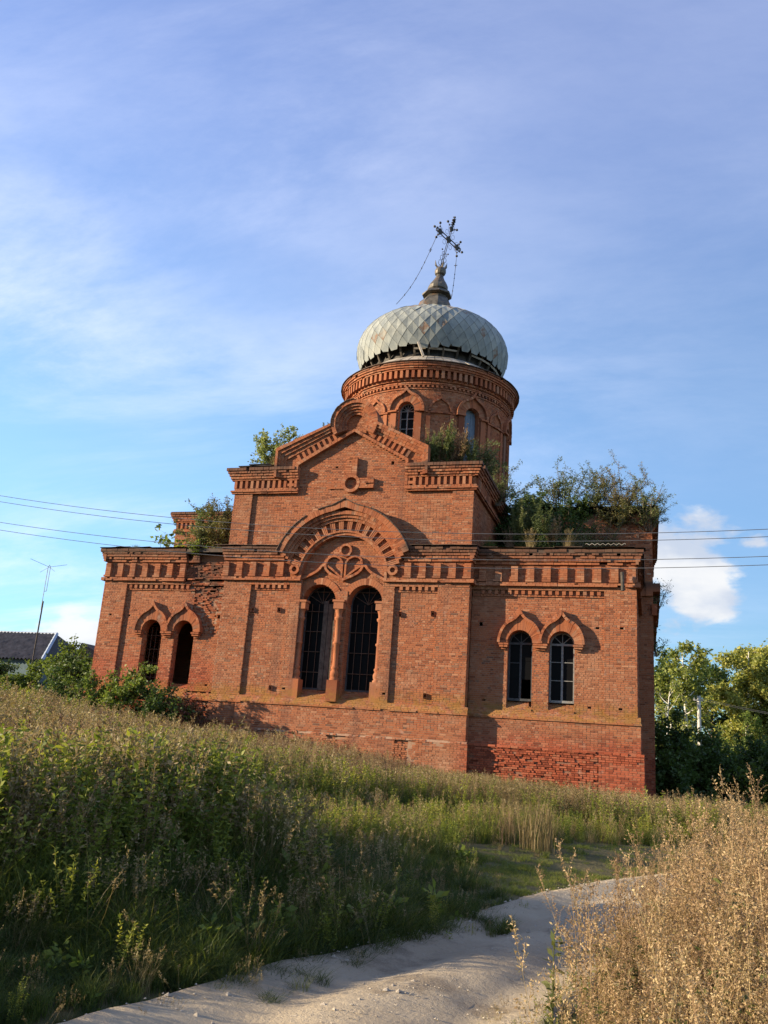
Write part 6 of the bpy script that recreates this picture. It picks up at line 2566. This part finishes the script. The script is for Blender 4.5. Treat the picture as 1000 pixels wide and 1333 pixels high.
# --- bushes at the left beyond
for nm, lb_, x_, y_, h_, sp_, n_, lf, m_, sd0 in (
        ('bush', 'dark leafy bush against the left side of the church', -15.2, 6.0, 3.6, 2.2, 7000, .16, 'leaf_shrub', 11),
        ('bush', 'bright green bushy tree in front of the slate roofed house', -16.9, 8.0, 4.3, 1.9, 8000, .16, 'leaf_light', 12),
        ('bush', 'yellowish green bush at the foot of the antenna mast', -20.8, 9.5, 2.8, 1.4, 6000, .15, 'leaf_light', 13),
        ('bush', 'dark green tree covering the left end of the house', -27.4, 14.0, 3.5, 1.9, 8500, .18, 'leaf_shrub', 14),
        ('bush', 'low green hedge bush at the left meadow edge', -22.6, 8.0, 2.0, 1.6, 3000, .13, 'leaf_light', 15),
        ('bush', 'low bush between meadow and left church wall', -14.0, 2.5, 1.8, 1.5, 3200, .12, 'leaf_light', 16),
        ('bush', 'dark bush right beside the outer left church corner', -13.4, 5.2, 3.2, 1.6, 5200, .14, 'leaf_shrub', 17)):
    plant(nm, lb_, 'bush', (x_, y_, gz(x_, y_)), h_, sp_, n_, lf, M[m_], M['bark'], 320 + sd0, stems=14, group='bushes left of the church', crown0=.12)

# --- plants rooted on the church
RG = 'plants growing on the church roofs'
for a in (
        ('birch_sapling', 'pale green birch sapling on the roof left of the gable', 'sapling', (-4.0, 1.6, 11.5), 2.5, 1.5, 3200, .095, 'leaf_birchpale', 401, 7, .15, .6),
        ('roof_shrub', 'dense brownish shrub on the ledge left of the transept', 'shrub', (-6.8, 3.0, 8.4), 3.0, 1.5, 4200, .085, 'leaf_brown', 402, 14, .1, .45),
        ('roof_shrub', 'greener shrub in front of the brownish ledge shrub', 'shrub', (-7.6, 3.0, 8.45), 2.6, 1.1, 2200, .09, 'leaf_willow', 403, 8, .25, .45),
        ('ash_sapling', 'sparse sapling with few big leaves on the left roof edge', 'sapling', (-9.3, 2.6, 8.4), 1.25, .7, 60, .2, 'leaf_light', 404, 3, .55, .55),
        ('ash_sapling', 'small leafy sapling nearer the left ledge shrub', 'sapling', (-8.2, 2.2, 8.4), .95, .5, 60, .17, 'leaf_light', 405, 3, .4, .55),
        ('wall_plant', 'green plant hanging over the broken left cornice', 'plant', (-6.35, 0.35, 8.1), .6, .7, 260, .09, 'leaf_light', 406, 7, .1, .5),
        ('roof_shrub', 'willow shrub at the right foot of the drum', 'shrub', (4.75, 2.0, 11.35), 2.0, 1.0, 1700, .08, 'leaf_willow', 407, 10, .1, .3),
        ('roof_shrub', 'second willow shrub lower down beside the drum', 'shrub', (5.0, 3.8, 11.0), 2.0, 1.2, 2000, .08, 'leaf_willow', 408, 10, .1, .3),
        ('roof_shrub', 'dark leafy shrub on the right arm beside the gable wall', 'shrub', (5.9, 6.4, 10.6), 2.1, 1.5, 2500, .10, 'leaf_shrub', 409, 10, .1, .4),
        ('roof_shrub', 'thin airy shrub in the middle of the right arm roof', 'shrub', (7.3, 6.9, 11.3), 2.7, 1.5, 1500, .09, 'leaf_willow', 410, 11, .3, .35),
        ('roof_shrub', 'grey green shrub right of the airy one', 'shrub', (8.6, 6.5, 11.2), 2.4, 1.3, 1900, .085, 'leaf_willow', 411, 11, .15, .3),
        ('roof_shrub', 'brownish shrub near the right end of the arm roof', 'shrub', (9.8, 6.3, 11.1), 2.6, 1.4, 2400, .075, 'leaf_brown', 412, 13, .1, .3),
        ('roof_shrub', 'shrub overhanging the far right corner of the church', 'shrub', (10.9, 6.2, 10.5), 2.6, 2.0, 2600, .08, 'leaf_willow', 413, 14, .1, .3),
        ('roof_shrub', 'broad dark shrub on the lower right roof', 'shrub', (7.3, 4.3, 8.5), 2.5, 1.9, 3600, .09, 'leaf_shrub', 414, 14, .1, .4),
        ('roof_shrub', 'dark green shrub in the corner of the lower right roof', 'shrub', (5.9, 4.8, 8.5), 2.7, 1.5, 3200, .10, 'leaf_shrub', 415, 12, .1, .4),
        ('roof_shrub', 'dry thin shrub in front on the lower right roof', 'shrub', (8.3, 3.6, 8.5), 1.8, 1.4, 1300, .07, 'leaf_brown', 416, 12, .15, .3),
        ('roof_shrub', 'brown shrub before the right arm wall', 'shrub', (9.0, 5.4, 8.5), 2.6, 1.4, 1900, .08, 'leaf_brown', 417, 12, .15, .35),
        ('roof_shrub', 'tall leafy shrub against the shaded side wall of the gable', 'shrub', (5.6, 5.4, 8.6), 3.6, 1.5, 3000, .10, 'leaf_shrub', 431, 12, .1, .4),
        ('roof_shrub', 'tall dark shrub before the middle of the right arm wall', 'shrub', (7.4, 5.5, 8.6), 3.4, 1.7, 3000, .10, 'leaf_shrub', 432, 12, .1, .4),
        ('roof_shrub', 'low dark shrub covering the top of the right arm wall', 'shrub', (7.9, 6.3, 10.9), 1.3, 1.6, 2300, .09, 'leaf_shrub', 433, 12, .05, .4),
        ('roof_shrub', 'low dark shrub on the wall top nearest the drum', 'shrub', (6.3, 6.4, 11.0), 1.4, 1.5, 2300, .09, 'leaf_shrub', 434, 12, .05, .4),
        ('roof_shrub', 'low brown shrub on the wall top at the right', 'shrub', (9.6, 6.2, 10.7), 1.5, 1.5, 2300, .08, 'leaf_brown', 435, 12, .05, .4),
        ('wall_plant', 'small plant rooted high on the far right church wall', 'plant', (11.15, 6.8, 7.4), 1.5, .8, 300, .08, 'leaf_shrub', 418, 7, .1, .35),
        ('wall_plant', 'dark plant rooted lower on the far right church wall', 'plant', (11.1, 6.9, 5.5), 1.2, .7, 320, .09, 'leaf_shrub', 419, 7, .1, .4),
        ('wall_plant', 'leafy plant hanging from the right corner of the transept roof', 'plant', (5.15, 1.0, 8.4), .55, .7, 260, .08, 'leaf_light', 420, 6, .1, .4),
):
    if a[8] == 'leaf_birchpale' and 'leaf_birchpale' not in M:
        M['leaf_birchpale'] = leaf_mat('pale_birch_leaves', [(0.0, (0.10, 0.14, 0.05)), (0.5, (0.17, 0.22, 0.08)), (1.0, (0.26, 0.28, 0.11))], 0.4)
    plant(a[0], a[1], a[2], a[3], a[4], a[5], int(a[6] * (2.3 if a[0] == 'roof_shrub' else 1.2)), a[7] * 1.1, M[a[8]], M['bark'], a[9], stems=int(a[10] * 1.4), group=RG, crown0=a[11], asp=a[12])

# tall dry grass round the drum and along the gable, weeds on the lower roof
hm = [dry_grass(500 + i, 1.0, 130, 'hay') for i in range(2)] + [dry_grass(505, 1.0, 130, 'hayred')] + [green_grass(506, .8, 190, 'grassg', .014, .35)]
mm_ = [mugwort_mesh(510 + i, 1.3, 8, 1.0, 1.2, 0.04) for i in range(3)]
for q_ in (0, 1):
    mm_[q_].materials[0] = M['leaf_willow']
k = 0
SPOTS = ((3.05, 0.5, 11.45, 1.15, mm_[0], 'tall weed beside the gable on the transept roof'), (3.3, 0.9, 11.5, 1.5, hm[0], 'dry grass tuft just right of the gable'),
         (3.55, 0.6, 11.45, 1.35, mm_[1], 'tallest dry weed on the transept shoulder below the drum'), (3.8, 1.1, 11.5, 1.55, hm[2], 'reddish dry grass in the middle of the right shoulder'),
         (4.05, 0.6, 11.45, 1.1, mm_[2], 'dry weed right of the middle of the transept shoulder'), (4.3, 1.0, 11.45, 1.25, hm[1], 'dry grass tuft near the outer end of the shoulder'),
         (4.55, 0.7, 11.45, 0.95, mm_[0], 'small weed at the outer corner of the right shoulder'), (2.85, 0.9, 11.9, 1.0, hm[3], 'green grass at the right foot of the gable'),
         (2.3, 0.9, 12.2, 0.75, hm[3], 'green grass behind the right slope of the gable'), (1.6, 0.9, 12.6, .7, hm[3], 'green grass high on the right slope of the gable'),
         (1.2, 1.1, 12.8, .6, hm[0], 'dry grass below the arched drum window'), (-1.5, 0.9, 12.7, .75, mm_[1], 'dry weed high on the left slope of the gable'),
         (-2.0, 1.0, 12.4, .7, mm_[2], 'dry weed in the middle of the left gable slope'), (-2.6, 0.9, 12.1, .6, hm[2], 'reddish grass low on the left gable slope'),
         (6.5, 1.1, 8.4, 1.5, mm_[0], 'left tall spike of weed on the lower right roof edge'), (7.1, 1.0, 8.4, 1.6, mm_[1], 'right tall spike of weed on the lower right roof edge'),
         (7.5, 1.3, 8.4, 1.1, mm_[2], 'shorter weed right of the tall spikes'), (6.0, 1.0, 8.35, .75, hm[2], 'reddish grass left of the tall spikes'),
         (6.8, 0.8, 8.35, .7, hm[0], 'dry grass between the tall spikes'), (8.1, 1.0, 8.4, .7, hm[1], 'dry grass before the corrugated scrap'),
         (0.3, 0.2, 14.0, .22, hm[2], 'small grass tuft on top of the horseshoe niche'), (-0.25, 0.2, 14.0, .2, hm[2], 'smaller grass tuft left on the horseshoe niche'),
         (-4.4, 0.5, 11.45, .35, hm[3], 'grass on the left shoulder of the transept'), (-9.6, 1.0, 8.35, .35, hm[3], 'grass tuft on the roof of the left corner'),
         (-3.4, 0.3, 11.5, .5, hm[1], 'dry grass at the left foot of the gable'), (5.3, 0.7, 8.35, .55, hm[3], 'green grass in the angle right of the transept cornice'))
for x_, y_, z_, s_, me_, lb_ in SPOTS:
    o = link('roof_grass' if me_ in hm else 'roof_weed', me_, None, (x_, y_, z_), (0, 0, k * 1.7))
    o.scale = (s_, s_, s_)
    tag(o, lb_, 'roof weed', 'weeds and grass tufts on the church roofs')
    k += 1

# --- trees at the right, far behind
def bprof(t):
    return math.sin(PI * min(1, 0.12 + 0.8 * t)) ** 0.8


for nm, lb_, cat, x_, y_, h_, sp_, n_, lf, m_, bk, sd0, st, dr, c0 in (
        ('birch', 'birch with white forked trunk and thin airy crown beyond the utility pole', 'tree', 13.5, 38, 10.4, 2.3, 2600, .20, 'leaf_birch', 'birchbark', 601, 16, .5, .28),
        ('birch', 'bare branched birch nearest the church', 'tree', 12.0, 36, 7.2, 1.8, 700, .17, 'leaf_birch', 'birchbark', 602, 12, .3, .25),
        ('birch', 'full yellow green birch right of the utility pole', 'tree', 17.6, 43, 10.9, 2.7, 6500, .20, 'leaf_birch', 'birchbark', 603, 20, .6, .2),
        ('birch', 'yellow green birch at the right edge of the photo', 'tree', 19.6, 44, 11.1, 3.0, 7000, .20, 'leaf_birch', 'birchbark', 604, 20, .6, .2),
        ('birch', 'rounded birch at the very right edge of the wood', 'tree', 22.6, 43, 10.9, 3.0, 6000, .20, 'leaf_birch', 'birchbark', 605, 18, .6, .2),
        ('birch', 'darker tree between the birches, further back', 'tree', 15.9, 54, 10.8, 2.8, 4500, .22, 'leaf_shrub', 'bark', 606, 18, .2, .15),
        ('birch', 'dark tree behind the thin birch, close to the church', 'tree', 12.6, 50, 10.5, 2.6, 3600, .22, 'leaf_shrub', 'bark', 607, 16, .2, .2)):
    plant(nm, lb_, cat, (x_, y_, gz(x_, y_)), h_ * 1.06, sp_ * 1.1, int(n_ * (2.3 if n_ > 1000 else 1.3)), lf * 1.3, M[m_], M[bk], sd0, kind='tree', stems=st, group='trees right of the church', droop=dr, crown0=c0, profile=bprof, clump=.35)
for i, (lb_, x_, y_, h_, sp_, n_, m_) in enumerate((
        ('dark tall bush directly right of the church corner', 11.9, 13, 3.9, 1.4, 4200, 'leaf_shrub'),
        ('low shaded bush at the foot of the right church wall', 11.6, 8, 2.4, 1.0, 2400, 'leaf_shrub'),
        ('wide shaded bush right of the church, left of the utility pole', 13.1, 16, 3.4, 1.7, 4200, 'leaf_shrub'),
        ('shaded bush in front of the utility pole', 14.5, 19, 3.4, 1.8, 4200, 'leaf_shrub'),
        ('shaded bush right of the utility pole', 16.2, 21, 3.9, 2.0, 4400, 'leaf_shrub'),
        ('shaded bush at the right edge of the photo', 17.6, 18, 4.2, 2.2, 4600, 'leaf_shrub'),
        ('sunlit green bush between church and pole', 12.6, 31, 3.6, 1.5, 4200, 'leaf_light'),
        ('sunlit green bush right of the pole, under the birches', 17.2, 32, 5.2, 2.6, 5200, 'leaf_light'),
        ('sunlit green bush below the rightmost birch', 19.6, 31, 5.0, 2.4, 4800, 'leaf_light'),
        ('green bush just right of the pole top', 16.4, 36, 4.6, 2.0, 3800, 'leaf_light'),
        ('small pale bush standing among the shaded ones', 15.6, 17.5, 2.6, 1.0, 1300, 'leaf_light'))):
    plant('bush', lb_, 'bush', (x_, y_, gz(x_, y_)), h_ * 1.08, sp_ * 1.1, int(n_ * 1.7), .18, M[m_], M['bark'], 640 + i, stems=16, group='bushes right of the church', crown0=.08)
# wood far behind, closing the view between the trunks
rs_ = np.random.RandomState(9)
C = []
for k in range(70):
    cx0, cy0 = rs_.uniform(6, 60), rs_.uniform(58, 75)
    hh, rr0 = rs_.uniform(4.5, 8.0), rs_.uniform(1.6, 2.6)
    v_ = rs_.normal(size=(330, 3))
    v_ /= np.linalg.norm(v_, axis=1)[:, None]
    v_ *= rs_.uniform(.7, 1.05, 330)[:, None]
    C.append(np.array([cx0, cy0, gz(cx0, cy0) + hh * .55]) + v_ * np.array([rr0, rr0, hh * .5]))
tag(link('far_wood', quads_mesh('far_wood', leaf_quads(np.concatenate(C), .42, rs_, up=.1, asp=.6), M['leaf_light'])), kind='stuff')
C = []
for k in range(60):
    cx0, cy0 = rs_.uniform(-75, -30), rs_.uniform(60, 95)
    hh, rr0 = rs_.uniform(2.0, 3.6), rs_.uniform(1.6, 3.0)
    v_ = rs_.normal(size=(200, 3))
    v_ /= np.linalg.norm(v_, axis=1)[:, None]
    C.append(np.array([cx0, cy0, gz(cx0, cy0) + hh * .5]) + v_ * np.array([rr0, rr0, hh * .5]))
tag(link('far_wood', quads_mesh('far_wood', leaf_quads(np.concatenate(C), .42, rs_, up=.1, asp=.6), M['leaf_shrub'])), kind='stuff')

# --- the house at the left
HX, HY = -37.5, 25.0
hz = gz(HX, HY)
house = thing('house', 'old village house with corrugated hipped roof behind the bushes', 'house', (HX, HY, hz))
hb = MB()
hb.box(-7.0, 5.2, 0, 7, -0.5, 7.55 - 2.15 - hz + .2)
hb.build('wall', M['bluewall'], house)
ev, rg_ = 5.55 - hz, 7.95 - hz
rf = MB()
e0 = (-7.5, -0.5)
# front slope as corrugated strips
nst = 40
for i in range(nst):
    x0, x1 = -7.5 + 13.2 * i / nst, -7.5 + 13.2 * (i + 1) / nst
    xm = (x0 + x1) / 2

    def topz(xx):
        # hip line on the right, ridge elsewhere
        t = 1.0 if xx < 3.5 else max(0.0, (5.7 - xx) / 2.2)
        return t
    t0, tm, t1 = topz(x0), topz(xm), topz(x1)
    q = lambda xx, t, up: (xx, -0.5 + 4.0 * t, ev + (rg_ - ev) * t + up)
    rf.poly([q(x0, 0, 0), q(xm, 0, .14), q(x1, 0, 0), q(x1, t1, 0), q(xm, tm, .14), q(x0, t0, 0)], [(0, 1, 4, 5), (1, 2, 3, 4)])
roof = rf.build('roof', M['slate'], house)
rr2 = MB()
rr2.poly([(5.7, -.5, ev), (5.7, 7.5, ev), (3.5, 3.5, rg_), (-7.5, 3.5, rg_), (-7.5, 7.5, ev), (-7.5, -.5, ev)], [(0, 1, 2), (1, 4, 3, 2), (3, 4, 5)])
rr2.build('roof_back', M['black'], house)
fl = MB()
fl.tube([(5.72, -.52, ev + .05), (3.5, 3.5, rg_ + .06)], 0.14, 4)
fl.tube([(3.5, 3.5, rg_ + .04), (-7.5, 3.5, rg_ + .04)], 0.10, 5)
fl.build('ridge_flashing', M['flash'], house)
chm = MB()
chm.box(5.6, 6.1, 6.0, 6.5, ev - 1, rg_ - 0.25)
chm.box(5.55, 6.15, 5.95, 6.55, rg_ - .25, rg_ - .1)
chm.build('chimney', M['concrete'], house)
wg = MB()
wg.poly([(4.2, 4.5, ev - .6), (9.2, 7.6, ev - .6), (9.2, 10.5, ev - .6), (4.2, 10.5, ev - .6), (4.4, 5.6, rg_ - .35), (4.4, 9.5, rg_ - .35)], [(0, 1, 4), (1, 2, 5, 4), (2, 3, 5), (3, 0, 4, 5)])
wg.build('roof_wing', M['rust'], house)

# --- antenna mast
an = thing('antenna_mast', 'thin leaning pole with cross shaped wire antenna beside the house', 'antenna', (-29.0, 20, gz(-29, 20)))
pz = gz(-29, 20)
st = MB()
st.tube([(0, 0, 0), (0.02, 0, 9.2 - pz)], 0.05, 6)
st.build('pole', M['darkwood'], an)
st = MB()
st.tube([(-.05, 0, 8.6 - pz), (-.06, 0, 11.6 - pz)], 0.02, 5)
st.tube([(.13, 0, 9.9 - pz), (.13, 0, 11.6 - pz)], 0.018, 5)
st.tube([(-.06, 0, 11.6 - pz), (.03, 0, 11.75 - pz), (.13, 0, 11.6 - pz)], 0.018, 5)
st.tube([(-.05, 0, 9.9 - pz), (.13, 0, 9.9 - pz)], 0.018, 5)
st.build('upper_mast', M['darkmetal'], an)
for dx, dy, dz in ((-1.15, -.6, .45), (-1.15, .6, -.25), (1.0, .6, .30), (1.0, -.6, -.42)):
    st = MB()
    st.tube([(0.03, 0, 11.6 - pz), (dx, dy, 11.6 - pz + dz)], 0.012, 4)
    st.build('antenna_rod', M['darkmetal'], an)

# --- utility poles and wires
up_ = thing('utility_pole', 'pale concrete utility pole before the birches', 'utility pole', (14.12, 36, gz(14.12, 36)))
st = MB()
z0 = gz(14.12, 36) - 0.78
st.tube([(0, 0, -.3), (0.03, 0, 5.35 - z0)], [.15, .12], 8)
st.build('pole', M['concrete'], up_)
st = MB()
st.box(-.32, .32, -.04, .04, 5.02 - z0, 5.1 - z0)
for sx in (-.28, .28):
    st.tube([(sx, 0, 5.1 - z0), (sx, 0, 5.22 - z0)], .03, 6)
st.build('crossarm', M['concrete'], up_)
up2 = thing('utility_pole', 'thin utility pole partly hidden by the bare birch', 'utility pole', (12.4, 42, gz(12.4, 42)))
st = MB()
st.tube([(0, 0, -.3), (0, 0, 5.4 - gz(12.4, 42))], [.11, .08], 8)
st.build('pole', M['concrete'], up2)


def wire(pts, r, label, group):
    w = MB()
    w.tube(pts, r, 4, cap=False)
    tag(w.build('power_line', M['wire']), label, 'wire', group)


def sag(p0, p1, s, n=30):
    p0, p1 = Vector(p0), Vector(p1)
    return [p0.lerp(p1, t / n) - Vector((0, 0, s * 4 * (t / n) * (1 - t / n))) for t in range(n + 1)]


for i, sx in enumerate((-.28, .28)):
    wire(sag((12.4 + sx * .3, 42, 5.2), (14.12 + sx, 36, 5.95), .06, 8), .010, ('left wire between the two poles by the birches', 'right wire between the two poles by the birches')[i], 'wires of the concrete pole')
    wire(sag((14.12 + sx, 36, 5.95), (30, 33 + i * .6, 4.0 + i * .15), .35, 14), .010, ('front wire running right from the concrete pole', 'rear wire running right from the concrete pole')[i], 'wires of the concrete pole')
# the four lines crossing the whole view: parabolas through measured heights at y = -8
XS = (-8.8, 2.3, 13.55)
for i, (za, zb, zc2) in enumerate(((8.01, 6.86, 6.79), (7.87, 6.74, 6.68), (7.16, 6.14, 6.13), (6.96, 5.97, 5.99))):
    co_ = np.polyfit(XS, (za, zb, zc2), 2)
    xs_ = np.linspace(-26, 30, 60)
    wire([(float(a), -8.0 + 0.3 * (i % 2), float(np.polyval(co_, a))) for a in xs_], .008,
         ('topmost of the four power lines crossing before the church', 'second power line from the top', 'third power line from the top', 'lowest of the four power lines crossing before the church')[i], 'power lines crossing before the church')
